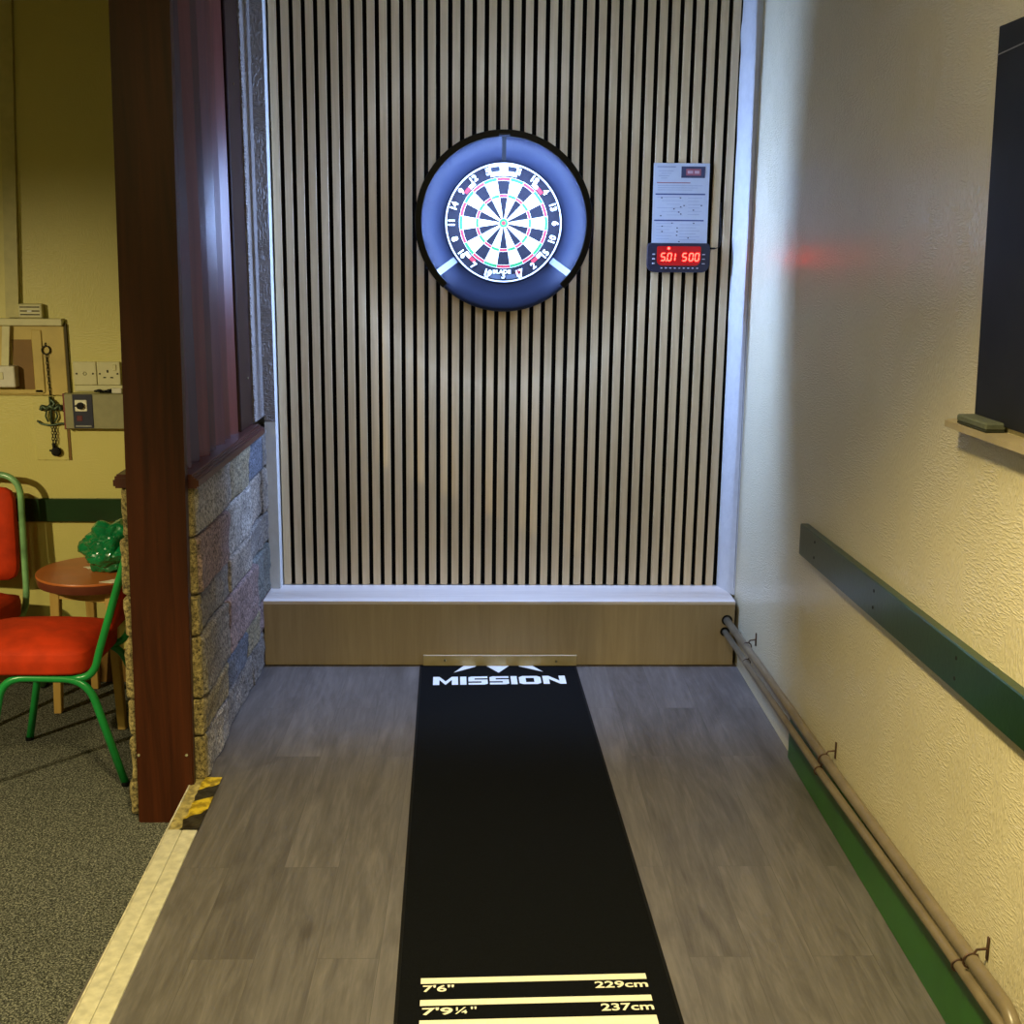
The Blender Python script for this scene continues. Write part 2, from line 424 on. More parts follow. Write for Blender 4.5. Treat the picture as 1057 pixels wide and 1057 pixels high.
# white strips either side of the slats
b = Bm()
for za, zb, mi in ((.27, .955, 0), (.955, 2.75, 1)):
    q = lambda z_: -.9035 + (z_ - .27) * .003
    vv = [[b.verts.new(p) for p in ((-.945, -.06, z_), (q(z_), -.06, z_), (q(z_), .06, z_), (-.945, .06, z_))] for z_ in (za, zb)]
    for j in range(4):
        f = b.faces.new([vv[0][j], vv[0][(j+1) % 4], vv[1][(j+1) % 4], vv[1][j]]); f.material_index = mi if j != 1 else 0
    b.faces.new(vv[0]); b.faces.new(vv[1][::-1])
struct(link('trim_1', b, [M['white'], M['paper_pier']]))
b = Bm()
n_ = 40; lo = []
rows = []
for i in range(n_ + 1):
    zc = .268 + (2.75 - .268) * i / n_
    w = noise.noise(Vector((0, 0, zc * 9))) * .003 + (.004 if 2.42 < zc < 2.5 else 0) - .003 * (zc > 2.45)
    w2 = noise.noise(Vector((5, 0, zc * 5))) * .002
    rows.append([b.verts.new(p) for p in ((.8985 - w, -.004, zc), (.938 + w2, -.145, zc), (.9445, -.150, zc), (.9445, .06, zc), (.905, .06, zc))])
for i in range(n_):
    for j in range(5): b.faces.new([rows[i][j], rows[i][(j+1) % 5], rows[i+1][(j+1) % 5], rows[i+1][j]])
b.faces.new(rows[0]); b.faces.new(rows[-1][::-1])
struct(link('trim_2', b, M['caulk'], smooth=True, autosm=40))
# thin dark crack line between that strip and the wallpaper
b = Bm(); tube(b, [(.9405 + noise.noise(Vector((0, 3, zc))) * .002, -.1465, zc) for zc in [.30 + .06 * i for i in range(41)]], .0011, 6)
struct(link('trim_3', b, plain('crack_grey', (.16, .17, .22), .8)))
# green skirting on the right wall
b = Bm(); box(b, .931, .945, -5.2, -1.135, 0, .15, .002); struct(link('baseboard_right', b, M['green2']))
# brown skirting of the room on the left
b = Bm(); box(b, -5, -1.17, -.102, -.087, FC, .02, .002); struct(link('baseboard_back', b, M['panelr']))

# ------------------------------------------------------------------ slat panels
pitch = .0461
descr = ['leftmost acoustic slat panel, pale oak strips on black, beside papered pier',
         'middle acoustic slat panel, pale oak strips on black, directly behind the dartboard',
         'rightmost acoustic slat panel, pale oak strips on black, behind the scoreboard']
for k in range(3):
    x0 = -.8985 + k * 13 * pitch
    t = thing('slat_panel', descr[k], 'wall panel', (x0, 0, .27), (0, math.radians(.30), 0), 'pale oak slat wall panels')
    b = Bm(); box(b, -.003 if k == 0 else 0, 13 * pitch + (.004 if k == 2 else 0), .018, .028, 0, 2.47); link('backing', b, M['felt'], t)
    b = Bm()
    for i in range(13):
        xx = i * pitch
        box(b, xx, xx + .0287, .0, .0185, 0, 2.468, .0008)
    link('slats', b, M['oak'], t)

# ------------------------------------------------------------------ oak plinth at the foot of the wall
BX0, BX1, BD, BH = -.943, .930, -.235, .268
t = thing('plinth', 'long pale oak boxed plinth standing on the laminate under the slats', 'plinth', (0, BD, 0))
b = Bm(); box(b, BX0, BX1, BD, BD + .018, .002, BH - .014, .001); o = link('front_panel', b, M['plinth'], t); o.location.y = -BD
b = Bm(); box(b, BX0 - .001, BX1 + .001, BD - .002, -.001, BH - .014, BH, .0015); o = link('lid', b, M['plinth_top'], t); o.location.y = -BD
b = Bm(); box(b, BX0, BX0 + .018, BD + .018, -.002, .002, BH - .014); o = link('side_panel', b, M['plinth'], t); o.location.y = -BD
b = Bm()
for (px, pz) in ((.900, .190), (.893, .142)):
    disc(b, (px, BD - .0006, pz), .0215 if pz > .15 else .019, (0, 1, 0), 24, 0, .0012)
o = link('pipe_hole', b, M['hole'], t); o.location.y = -BD

# clamp strip
t = thing('clamp_strip', 'short oak batten screwed to plinth, holding down the black mat', 'batten', (0, -.24, 0))
b = Bm(); box(b, -.313, .300, -.013, .004, .004, .047, .0015); bt = link('batten', b, plain('pale_batten', (.50, .41, .22), .45, nscale=20), t)
b = Bm(); box(b, -.313, .300, -.0145, -.008, .0445, .0485, .001); link('top_edge', b, plain('pale_lit_edge', (.62, .54, .36), .4), t)  # paler strip on the batten, light on its top edge painted in
for sx_, sz in ((-.226, .029), (.218, .025)):
    b = Bm(); cyl(b, (sx_, -.0145, sz), (0, 1, 0), .0055, .004, 16); link('screw', b, M['screw'], bt)

# ------------------------------------------------------------------ dart mat
t = thing('dart_mat', 'long black throw-line dart mat running down the grey laminate floor', 'mat', (-.0145, -.238, 0), (0, 0, 0))
t.rotation_euler.z = math.atan(.0295)
HW, ML = .308, 2.75
b = Bm(); box(b, -HW, HW, -ML, 0, .0, .0035, .001); link('mat_base', b, M['blackrub'], t)
b = Bm()
for s in (-1, 1): box(b, s*HW - .004, s*HW + .004, -ML, 0, .0, .0045, .001)
link('edge_binding', b, M['blackedge'], t)
def on_mat(name, bm, m): return link(name, bm, m, t)
ZM = .0036
# lines : local y measured from the mat's head
def ylocal(y): return y + .238
for yy0, yy1 in ((-2.349, -2.370), (-2.430, -2.451), (-2.502, -2.556)):
    b = Bm(); box(b, -.257, .257, ylocal(yy1), ylocal(yy0), ZM, ZM + .0004); on_mat('throw_line', b, M['print_'])
def mat_text(s, x, ytop, h, align, sx=1.25):
    tb = text_bm(s, h * 1.38, .0002, .0011, sx, align, 'TOP_BASELINE')
    b = Bm(); merge(b, tb, Matrix.Translation((x, ytop - h, ZM + .0002)))
    # anchor by actual bounds
    mnx = min(v.co.x for v in b.verts); mxx = max(v.co.x for v in b.verts); mny = min(v.co.y for v in b.verts); mxy = max(v.co.y for v in b.verts)
    return b, mnx, mxx, mny, mxy
def fit_text(name, s, x0, x1, y0, y1, m, offset=.0006, size=.03):
    tb = text_bm(s, size, .0002, offset)
    mnx = min(v.co.x for v in tb.verts); mxx = max(v.co.x for v in tb.verts); mny = min(v.co.y for v in tb.verts); mxy = max(v.co.y for v in tb.verts)
    for v in tb.verts:
        v.co.x = x0 + (v.co.x - mnx) / (mxx - mnx) * (x1 - x0)
        v.co.y = y0 + (v.co.y - mny) / (mxy - mny) * (y1 - y0)
        v.co.z += ZM + .0003
    return on_mat(name, tb, m)
fit_text('lettering', "7'6''", -.252, -.182, ylocal(-2.401), ylocal(-2.376), M['print_'])
fit_text('lettering', "229cm", .136, .256, ylocal(-2.401), ylocal(-2.376), M['print_'])
fit_text('lettering', "7'9", -.252, -.185, ylocal(-2.484), ylocal(-2.458), M['print_'])
fit_text('lettering', "\u00bc''", -.180, -.133, ylocal(-2.482), ylocal(-2.458), M['print_'], .0004)
fit_text('lettering', "237cm", .140, .256, ylocal(-2.484), ylocal(-2.458), M['print_'])
# wordmark : extended block letters drawn as strokes
def wordmark():
    b = Bm(); H = .088; y0 = ylocal(-.461); zt = ZM
    def poly(pts): prism(b, [(x, y0 + y * H, zt) for x, y in pts], (0, 0, .0005))
    x = -.257
    def M_(x, w):
        s = .024
        poly([(x, 0), (x + s, 0), (x + s, .62), (x + w/2, .0), (x + w/2, .42), (x + s, 1), (x, 1)])
        poly([(x + w, 0), (x + w, 1), (x + w - s, 1), (x + w/2, .42), (x + w/2, 0), (x + w - s, .62), (x + w - s, 0)])
    def I_(x): poly([(x, 0), (x + .024, 0), (x + .024, 1), (x, 1)])
    def S_(x, w):
        t_ = .22; s = .024; c = .012
        poly([(x, 0), (x + w - c, 0), (x + w, .1), (x + w, t_), (x, t_)])
        poly([(x, .39), (x + w, .39), (x + w, .61), (x, .61)])
        poly([(x, .78), (x + w, .78), (x + w, 1), (x + c, 1), (x, .9)])
        poly([(x + w - s, t_), (x + w, t_), (x + w, .39), (x + w - s, .39)])
        poly([(x, .61), (x + s, .61), (x + s, .78), (x, .78)])
    def O_(x, w):
        t_ = .24; s = .026; c = .014
        poly([(x + c, 0), (x + w - c, 0), (x + w, .14), (x + w, t_), (x, t_), (x, .14)])
        poly([(x, 1 - t_), (x + w, 1 - t_), (x + w, .86), (x + w - c, 1), (x + c, 1), (x, .86)])
        poly([(x, t_), (x + s, t_), (x + s, 1 - t_), (x, 1 - t_)])
        poly([(x + w - s, t_), (x + w, t_), (x + w, 1 - t_), (x + w - s, 1 - t_)])
    def N_(x, w):
        s = .024
        poly([(x, 0), (x + s, 0), (x + s, 1), (x, 1)])
        poly([(x + w - s, 0), (x + w, 0), (x + w, 1), (x + w - s, 1)])
        poly([(x + s, .62), (x + s, 1), (x + w - s, .38), (x + w - s, 0)])
    g = .008
    M_(x, .096); x += .096 + g
    I_(x); x += .024 + g
    S_(x, .074); x += .074 + g
    S_(x, .074); x += .074 + g
    I_(x); x += .024 + g
    O_(x, .084); x += .084 + g
    N_(x, .088); x += .088
    # chevron emblem whose top runs under the batten
    def tri(pts): prism(b, [(px + .006, ylocal(py), zt) for px, py in pts], (0, 0, .0005))
    tri([(-.183, -.325), (-.139, -.238), (-.088, -.238), (-.100, -.262)])
    tri([(-.061, -.238), (.046, -.238), (-.007, -.331)])
    tri([(.168, -.325), (.122, -.238), (.066, -.238), (.080, -.262)])
    return b
on_mat('wordmark', wordmark(), M['printw'])

# ------------------------------------------------------------------ dartboard
BC = (0, 0, 1.73)
t = thing('dartboard', 'round bristle dartboard, cream, red and green, in the middle of slat wall', 'dartboard', BC)
FY = -.055
b = Bm()
rad = [.0075, .017, .0965, .1075, .1585, .1705]
sub = 4
def wedge(r0, r1, a0, a1, mi, y=FY):
    n = sub
    for j in range(n):
        p, q = a0 + (a1-a0)*j/n, a0 + (a1-a0)*(j+1)/n
        P = [(r0*math.cos(p), y, r0*math.sin(p)), (r1*math.cos(p), y, r1*math.sin(p)), (r1*math.cos(q), y, r1*math.sin(q)), (r0*math.cos(q), y, r0*math.sin(q))]
        b.faces.new([b.verts.new(v) for v in P]).material_index = mi
for k in range(20):
    a = PI/2 - k * PI/10; a0, a1 = a - PI/20, a + PI/20
    dark = k % 2 == 0
    wedge(rad[1], rad[2], a0, a1, 0 if dark else 1); wedge(rad[2], rad[3], a0, a1, 2 if dark else 3)
    wedge(rad[3], rad[4], a0, a1, 0 if dark else 1); wedge(rad[4], rad[5], a0, a1, 2 if dark else 3)
    wedge(rad[5], .2255, a0, a1, 0)
    wedge(rad[0], rad[1], a0, a1, 3); wedge(.0001, rad[0], a0, a1, 2)
bmesh.ops.remove_doubles(b, verts=b.verts, dist=1e-5)
lathe_y(b, [(.2255, FY), (.2255, -.018)], seg=80, closedprof=False)
face = link('playing_face', b, [M['bblack'], M['bwhite'], M['bred'], M['bgreen']], t)
# spider wires
b = Bm()
for r in rad[1:]:
    tube(b, [(r*math.cos(2*PI*i/64), FY - .0006, r*math.sin(2*PI*i/64)) for i in range(64)], .0006, 5, closed=True)
for k in range(20):
    a = PI/20 + k*PI/10
    tube(b, [(.017*math.cos(a), FY - .0006, .017*math.sin(a)), (.172*math.cos(a), FY - .0006, .172*math.sin(a))], .0006, 5)
link('spider_wire', b, M['wire'], t, True)
# number ring
b = Bm()
lathe_y(b, [(.2185, FY - .0005), (.2185, FY - .004), (.2235, FY - .004), (.2235, FY - .0005)], seg=80)
nums = [20, 1, 18, 4, 13, 6, 10, 15, 2, 17, 3, 19, 7, 16, 8, 11, 14, 9, 12, 5]
RX = Matrix.Rotation(PI/2, 4, 'X')
for k, nn in enumerate(nums):
    a = PI/2 - k * PI/10
    tb = text_bm(str(nn), .034, .0008, .0012, .95)
    flip = -PI*.98 < a < -PI*.02 or False
    roll = a - PI/2
    if math.sin(a) < -.2: roll += PI
    mt = Matrix.Translation((.1985*math.cos(a), FY - .003, .1985*math.sin(a))) @ Matrix.Rotation(-roll, 4, 'Y') @ RX
    merge(b, tb, mt)
link('number_ring', b, M['wire'], t)
# printed marks round the outside
def arcbox(bm, r0, r1, a0, a1, mi, y=FY - .0004, th=.0004, n=8):
    pts = [(r0*math.cos(a0+(a1-a0)*i/n), y, r0*math.sin(a0+(a1-a0)*i/n)) for i in range(n+1)]
    pts += [(r1*math.cos(a1+(a0-a1)*i/n), y, r1*math.sin(a1+(a0-a1)*i/n)) for i in range(n+1)]
    a = [bm.verts.new(p) for p in pts]
    for i in range(n):
        j = 2*n + 1 - i
        bm.faces.new([a[i], a[i+1], a[j-1], a[j]]).material_index = mi
D = math.radians
GM = plain('grey_mark', (.012, .014, .02), .8, spec=.1)
b = Bm(); arcbox(b, .177, .216, D(74), D(106), 0); lp = link('top_label', b, M['wire'], t)
for a0_, a1_ in ((76, 85.5), (94.5, 104)):
    b = Bm(); arcbox(b, .193, .211, D(a0_), D(a1_), 0, FY - .0012); link('grey_block', b, GM, lp)
for a0_, a1_ in ((-87, -75), (-105, -93)):
    b = Bm(); arcbox(b, .196, .213, D(a0_), D(a1_), 0, FY - .0012); link('grey_block', b, plain('grey_block_pale', (.05, .06, .08), .8, spec=.1), t)
for a0_, a1_ in ((-110, -106), (-74, -70)):
    b = Bm(); arcbox(b, .193, .216, D(a0_), D(a1_), 0); link('white_block', b, M['wire'], t)
for ang, order in ((45, (0, 1)), (135, (1, 0)), (-45, (0, 1)), (-135, (1, 0))):
    b = Bm(); arcbox(b, .176, .190, D(ang-8), D(ang), 0, FY - .0012); link('diagonal_label', b, (M['wire'], M['bred'])[order[1]], t)
    b = Bm(); arcbox(b, .176, .190, D(ang+.3), D(ang+8), 0, FY - .0012); link('diagonal_label', b, (M['wire'], M['bred'])[order[0]], t)
b = Bm(); tb = text_bm('BLADE', .019, .0004, .0007, 1.25)
merge(b, tb, Matrix.Translation((-.006, FY - .0012, -.1845)) @ RX); link('lettering', b, M['wire'], t)
b = Bm(); prism(b, [(.047, FY-.001, -.194), (.067, FY-.001, -.190), (.070, FY-.001, -.178), (.060, FY-.001, -.173), (.048, FY-.001, -.180)], (0, -.0008, 0)); link('red_emblem', b, M['bred'], t)

# surround
b = Bm()
prof = [(.2262, -.0008), (.2262, -.044), (.229, -.049), (.234, -.051), (.322, -.048), (.330, -.046), (.336, -.041), (.338, -.034), (.338, -.0008)]
lathe_y(b, prof, seg=120)
tag(link('dartboard_surround', b, M['foam'], None, True, BC, autosm=35), 'wide dark navy foam ring fitted tightly around the dartboard', 'dartboard surround')

# ring light (open at the bottom)
t = thing('ring_light', 'black three-quarter ring light held in front of the dartboard surround', 'ring light', BC)
A0, A1 = math.radians(-46.5), math.radians(226.5)
b = Bm()
lathe_y(b, [(.3355, -.138), (.3355, -.163), (.3335, -.165), (.3105, -.165), (.3095, -.163), (.3105, -.1615), (.3315, -.1615), (.3325, -.1605), (.3325, -.138)], A0, A1, 110)
link('housing', b, M['blackpl'], t, True, autosm=35)
b = Bm()
# emitting strip, tilted half inwards half towards the board
for i in range(100):
    pa, qa = A0 + .03 + (A1-A0-.06)*i/100, A0 + .03 + (A1-A0-.06)*(i+1)/100
    P = []
    for (r, y, a) in ((.3318, -.1548, pa), (.3285, -.1515, pa), (.3285, -.1515, qa), (.3318, -.1548, qa)):
        P.append(b.verts.new((r*math.cos(a), y, r*math.sin(a))))
    b.faces.new(P)
bmesh.ops.remove_doubles(b, verts=b.verts, dist=1e-6)
me = bpy.data.meshes.new('led_strip')
b.normal_update()
b.faces.ensure_lookup_table()
for f in b.faces:
    c_ = f.calc_center_median()
    if f.normal.x * c_.x + f.normal.z * c_.z > 0: f.normal_flip()
b.to_mesh(me); b.free(); me.materials.append(M['led'])
o = bpy.data.objects.new('led_strip', me); COL.objects.link(o); o.parent = t
# solid back of the strip (so it shines one way only)
b = Bm(); lathe_y(b, [(.3320, -.1552), (.3285, -.1509), (.3327, -.1500), (.3327, -.1617), (.3322, -.1617)], A0, A1, 110)
link('strip_holder', b, M['blackpl'], t)
for ang in (90, 217, -37):
    a = math.radians(ang); b = Bm()
    w = .0125 if ang != 90 else .008
    tn = Vector((-math.sin(a), 0, math.cos(a))); rd = Vector((math.cos(a), 0, math.sin(a)))
    pts = [(.2275, -.0525), (.236, -.062), (.322, -.156), (.334, -.1605)]
    lo_ = []
    for r, y in pts:
        lo_.append([b.verts.new(rd*r + tn*w + Vector((0, y, 0))), b.verts.new(rd*r - tn*w + Vector((0, y, 0))),
                    b.verts.new(rd*r - tn*w + Vector((0, y + .003, 0))), b.verts.new(rd*r + tn*w + Vector((0, y + .003, 0)))])
    for i in range(len(pts)-1):
        for j in range(4): b.faces.new([lo_[i][j], lo_[i][(j+1) % 4], lo_[i+1][(j+1) % 4], lo_[i+1][j]])
    b.faces.new(lo_[0]); b.faces.new(lo_[-1][::-1])
    link('support_arm', b, M['armpl'] if ang != 90 else M['blackpl'], t)
b = Bm(); box(b, -.020, .020, -.1670, -.164, .3125, .3215, .001); link('clip', b, M['armpl'], t)

# ------------------------------------------------------------------ instruction sheet and scoreboard
t = thing('instruction_sheet', 'pale blue-white printed instruction sheet above the red scoreboard', 'sheet', (.6885, -.003, 1.66))
b = Bm(); box(b, -.108, .110, -.0012, .0, 0, .302); pp = link('paper', b, M['paper'], t)
b = Bm(); yq = -.0018
def rect(x0, x1, z0, z1, mi): box(b, x0, x1, yq, yq + .0006, z0, z1, 0, mi)
rect(-.098, .096, .183, .188, 0); rect(-.100, .094, .084, .089, 0)
random.seed(5)
rect(-.094, -.022, .286, .290, 1)
for i in range(4): rect(-.088 + .01*(i % 2), -.03 - .008*i, .272 - i*.009, .2735 - i*.009, 1)
rect(-.094, .036, .227, .230, 3)
for i in range(3): rect(-.09, .085 - .02*i, .217 - i*.008, .2185 - i*.008, 1)
for i in range(6): rect(-.092 + .02*(i % 3), .0 + .01*(i % 2), .174 - i*.0135, .1752 - i*.0135, 1)
for i in range(6): rect(.030, .085 - .01*(i % 2), .171 - i*.0125, .1722 - i*.0125, 1)
for i in range(6): rect(-.092, -.02 - .01*(i % 3), .074 - i*.0115, .0752 - i*.0115, 1)
for i in range(6): rect(.0, .08 - .015*(i % 2), .070 - i*.0115, .0712 - i*.0115, 1)
for px, pz in ((-.073, .172), (.0, .172), (-.024, .130), (.002, .138), (.015, .143), (-.005, .118), (.003, .111), (.083, .143), (.052, .126), (-.075, .104),
               (-.030, .076), (.055, .076), (-.068, .064), (-.068, .044), (-.009, .058), (-.009, .044), (-.010, .030), (.035, .020), (.0, .006)):
    rect(px - .0028, px + .0028, pz - .002, pz + .002, 2)
rect(.0, .092, .247, .290, 2)
box(b, .018, .076, yq - .0004, yq, .256, .281, 0, 3); box(b, .024, .045, yq - .0007, yq - .0004, .263, .274, 0, 4); box(b, .051, .070, yq - .0007, yq - .0004, .263, .274, 0, 4)
link('printing', b, [M['ink'], M['inkp'], M['inkd'], M['inkr'], M['inkpk']], pp)

t = thing('scoreboard', 'dark navy electronic scoreboard with red lit digits on slat wall', 'scoreboard', (.686, -.001, 1.548))
b = Bm(); W2 = .122; Hs = .112
pts = []
def rr(cx, cz, r, a0, a1, n=6): return [(cx + r*math.cos(a0+(a1-a0)*i/n), cz + r*math.sin(a0+(a1-a0)*i/n)) for i in range(n+1)]
outl = rr(W2-.014, Hs-.014, .014, 0, PI/2) + rr(-W2+.014, Hs-.014, .014, PI/2, PI) + rr(-W2+.030, .030, .030, PI, 1.5*PI) + rr(W2-.030, .030, .030, 1.5*PI, 2*PI)
prism(b, [(x, -.026, z_) for x, z_ in outl], (0, .026, 0))
r_ = bmesh.ops.bevel(b, geom=[e for e in b.edges if all(abs(v.co.y + .026) < 1e-5 for v in e.verts)], offset=.004, segments=2, affect='EDGES')
link('case', b, M['navypl'], t, True, autosm=40)
b = Bm(); o2 = rr(.086-.006, .100-.006, .006, 0, PI/2) + rr(-.086+.006, .094, .006, PI/2, PI) + rr(-.086+.022, .026+.022, .022, PI, 1.5*PI) + rr(.086-.022, .048, .022, 1.5*PI, 2*PI)
prism(b, [(x, -.0275, z_) for x, z_ in o2], (0, .002, 0)); dsp = link('display', b, M['redscreen'], t)
SEG = {'5': 'afgcd', '0': 'abcdef', '1': 'bc', '4': 'fgbc'}
def seg7(bm, ch, x, z0, w, h, th=.0042):
    sl = .10
    y = -.0292
    def bar(x0, z0_, x1, z1_):
        d = Vector((x1-x0, z1_-z0_)); L = d.length; d /= L; nrm = Vector((-d.y, d.x)) * th/2
        P = [Vector((x0, z0_)) + d*th*.1, Vector((x0, z0_)) + d*th*.5 + nrm, Vector((x1, z1_)) - d*th*.5 + nrm, Vector((x1, z1_)) - d*th*.1, Vector((x1, z1_)) - d*th*.5 - nrm, Vector((x0, z0_)) + d*th*.5 - nrm]
        prism(bm, [(x + p.x + sl*p.y, y, z0 + p.y) for p in P], (0, .0012, 0))
    g = {'a': (0, h, w, h), 'b': (w, h/2, w, h), 'c': (w, 0, w, h/2), 'd': (0, 0, w, 0), 'e': (0, 0, 0, h/2), 'f': (0, h/2, 0, h), 'g': (0, h/2, w, h/2)}
    for s in SEG[ch]: bar(*g[s])
for ch, x in (('5', -.070), ('0', -.045), ('1', -.030), ('5', .014), ('0', .040), ('0', .063)):
    b = Bm(); seg7(b, ch, x, .045, .0145, .028); link('digit', b, M['reddigit'], dsp)
b = Bm(); box(b, -.0515, -.0475, -.0292, -.028, .0425, .0465); link('decimal_point', b, M['reddigit'], dsp)
b = Bm(); disc(b, (-.040, -.0285, .092), .005, (0, 1, 0), 16); link('indicator_lamp', b, M['reddigit'], t)
def key(x, z_, w, h):
    b = Bm(); box(b, x-w, x+w, -.0285, -.0255, z_-h, z_+h, .0006); link('button', b, M['key'], t)
for i in range(9): key(-.066 + i*.0175, .0165, .0035, .0022)
for i in range(3): key(-.098, .069 - i*.0175, .0055, .0022)
for i in range(3): key(.098, .069 - i*.0175, .0055, .0016)
b = Bm()
tube(b, smooth_path([(.812, -.018, 1.641), (.832, -.018, 1.641), (.848, -.010, 1.652), (.853, -.004, 1.69), (.849, -.003, 1.75), (.8465, -.003, 1.815)], 6), .0018, 8)
cyl(b, (.818, -.018, 1.641), (1, 0, 0), .0036, .022)
tag(link('power_cable', b, M['blackpl'], None, True), 'thin black cable curling up from the right side of scoreboard', 'cable')

# ------------------------------------------------------------------ right wall furniture
# dado rail (rises very slightly towards the viewer)
t = thing('dado_rail', 'dark green painted board screwed along the cream right-hand wall', 'dado rail', (.945, -1.16, .70))
b = Bm()
def railz(y): return (-(y + 1.16)) * .0215
vs = []
for y in (-1.16, -3.6):
    dz = railz(y)
    vs.append([b.verts.new((x - .945, y + 1.16, zz_ - .70 + dz)) for x, zz_ in ((.945, .70), (.9215, .70), (.9215, .794), (.924, .797), (.945, .797))])
for j in range(5): b.faces.new([vs[0][j], vs[0][(j+1) % 5], vs[1][(j+1) % 5], vs[1][j]])
b.faces.new(vs[0]); b.faces.new(vs[1][::-1]); link('board', b, M['green'], t)
for (y, z1_, z2_) in ((-1.33, .781, .733), (-1.888, .790, .746), (-2.431, .800, .755)):
    for q in (z1_, z2_):
        b = Bm(); cyl(b, (-.0237, y + 1.16, q - .70 - .003), (1, 0, 0), .0046, .0014, 12); link('screw_hole', b, M['hole'], t)

# pipes
def pipe_path(pts, r, elbow):
    return round_path(pts, .05, 6)
UP = [(.8985, -.237, .190), (.912, -.80, .188), (.914, -1.70, .203), (.914, -2.555, .234), (.914, -2.86, .247)]
LOW = [(.8925, -.237, .142), (.904, -.80, .140), (.905, -1.60, .157), (.905, -2.50, .199), (.905, -3.3, .222)]
def bracket(parent, px, y, z_, r, plate=True):
    b = Bm()
    tube(b, [(px + (r+.0015)*math.cos(a), y, z_ + (r+.0015)*math.sin(a)) for a in [2*PI*i/20 for i in range(20)]], .0022, 6, closed=True)
    tube(b, [(px + .004, y, z_ + r), (px + .010, y, z_ + r + .010), (.943, y, z_ + r + .012)], .0026, 6)
    if plate: box(b, .9405, .9445, y - .004, y + .004, z_ + r - .012, z_ + r + .038, .001)
    return link('pipe_bracket', b, M['clip'], parent, True, autosm=40)
t = thing('heating_pipe', 'upper and thicker of two beige painted pipes along the right wall', 'pipe', (0, 0, 0))
b = Bm(); tube(b, round_path(UP + [(.914, -2.90, .10)], .06, 8), .0145, 18); link('pipe_run', b, M['pipe'], t, True)
for y, zc in ((-.56, .189), (-1.60, .2005), (-2.66, .2385)): bracket(t, .911, y, zc, .0145)
t = thing('heating_pipe', 'lower and thinner of two beige painted pipes, nearest the floor', 'pipe', (0, 0, 0))
b = Bm(); tube(b, LOW, .0115, 16); link('pipe_run', b, M['pipe'], t, True)
for y, zc in ((-.60, .141), (-1.58, .156), (-2.62, .202)): bracket(t, .9035, y, zc, .0115, False)

# blackboard
t = thing('blackboard', 'black chalkboard on the right wall above a beige ledge', 'blackboard', (.944, -2.36, 1.29))
b = Bm()
yl = lambda z_: 0.0 + (z_ - 1.29) * .045
prism(b, [(-.001, -.02, .008), (-.001, .028, .768), (-.001, -1.0, .758), (-.001, -1.0, .008)], (-.008, 0, 0)); link('board', b, M['board'], t)
b = Bm(); tube(b, [(-.0095, .024, .715), (-.0095, -.9, .745)], .0012, 6); link('chalk_line', b, M['chalkline'], t)
b = Bm()
prism(b, [(.000, .075, -.020), (-.046, .040, -.020), (-.046, -1.0, -.012), (.000, -1.0, -.012)], (0, 0, .014)); 
link('ledge', b, M['ledge'], t)
t = thing('board_eraser', 'small grey-green felt eraser on the end of the blackboard ledge', 'eraser', (.920, -2.45, 1.2862))
b = Bm(); box(b, -.021, .020, -.072, .072, .004, .0185, .003); link('felt', b, M['eraser'], t)
b = Bm(); box(b, -.020, .019, -.071, .071, 0, .0045, .001); link('base', b, M['eraser2'], t)

# ------------------------------------------------------------------ wooden screen, post, threshold
t = thing('wooden_screen', 'mahogany louvred screen standing on the low stone wall', 'screen', (-.985, -.75, .965))
def P(x, y, z_): return (x + .985, y + .75, z_ - .965)
b = Bm()
prism(b, [P(-1.158, -1.309, .945), P(-.925, -1.309, .945), P(-.925, -.245, .945), P(-1.158, -.245, .945)], (0, 0, .028))
prism(b, [P(-1.163, -1.311, .932), P(-.912, -1.311, .932), P(-.912, -.236, .932), P(-1.163, -.236, .932)], (0, 0, .030))
bmesh.ops.bevel(b, geom=[e for e in b.edges if e.calc_length() > .5], offset=.006, segments=2, affect='EDGES')
link('sill', b, M['sill'], t)
b = Bm(); x0, y0, z0 = P(-1.02, -.455, .973); box(b, x0, x0 + .065, y0, y0 + .215, z0, z0 + 1.775, .003); link('frame_post', b, plain('dark_mahogany', (.014, .0028, .0022), .4, var=.3, spec=.3), t)
b = Bm(); x0, y0, z0 = P(-1.02, -1.31, .973); box(b, x0, x0 + .030, y0, y0 + .03, z0, z0 + 1.775, .003); link('frame_post', b, plain('grey_painted_edge', (.045, .035, .035), .5), t)
b = Bm(); x0, y0, z0 = P(-.957, -.36, 2.29); cyl(b, (x0 + .003, y0, z0 - .1), (1, 0, 0), .004, .004); link('screw', b, M['screw'], t)
b = Bm(); cyl(b, (x0 + .003, y0 + .05, 1.155 - .965), (1, 0, 0), .004, .004)
link('screw', b, M['screw'], t)
rotl = math.radians(-24)
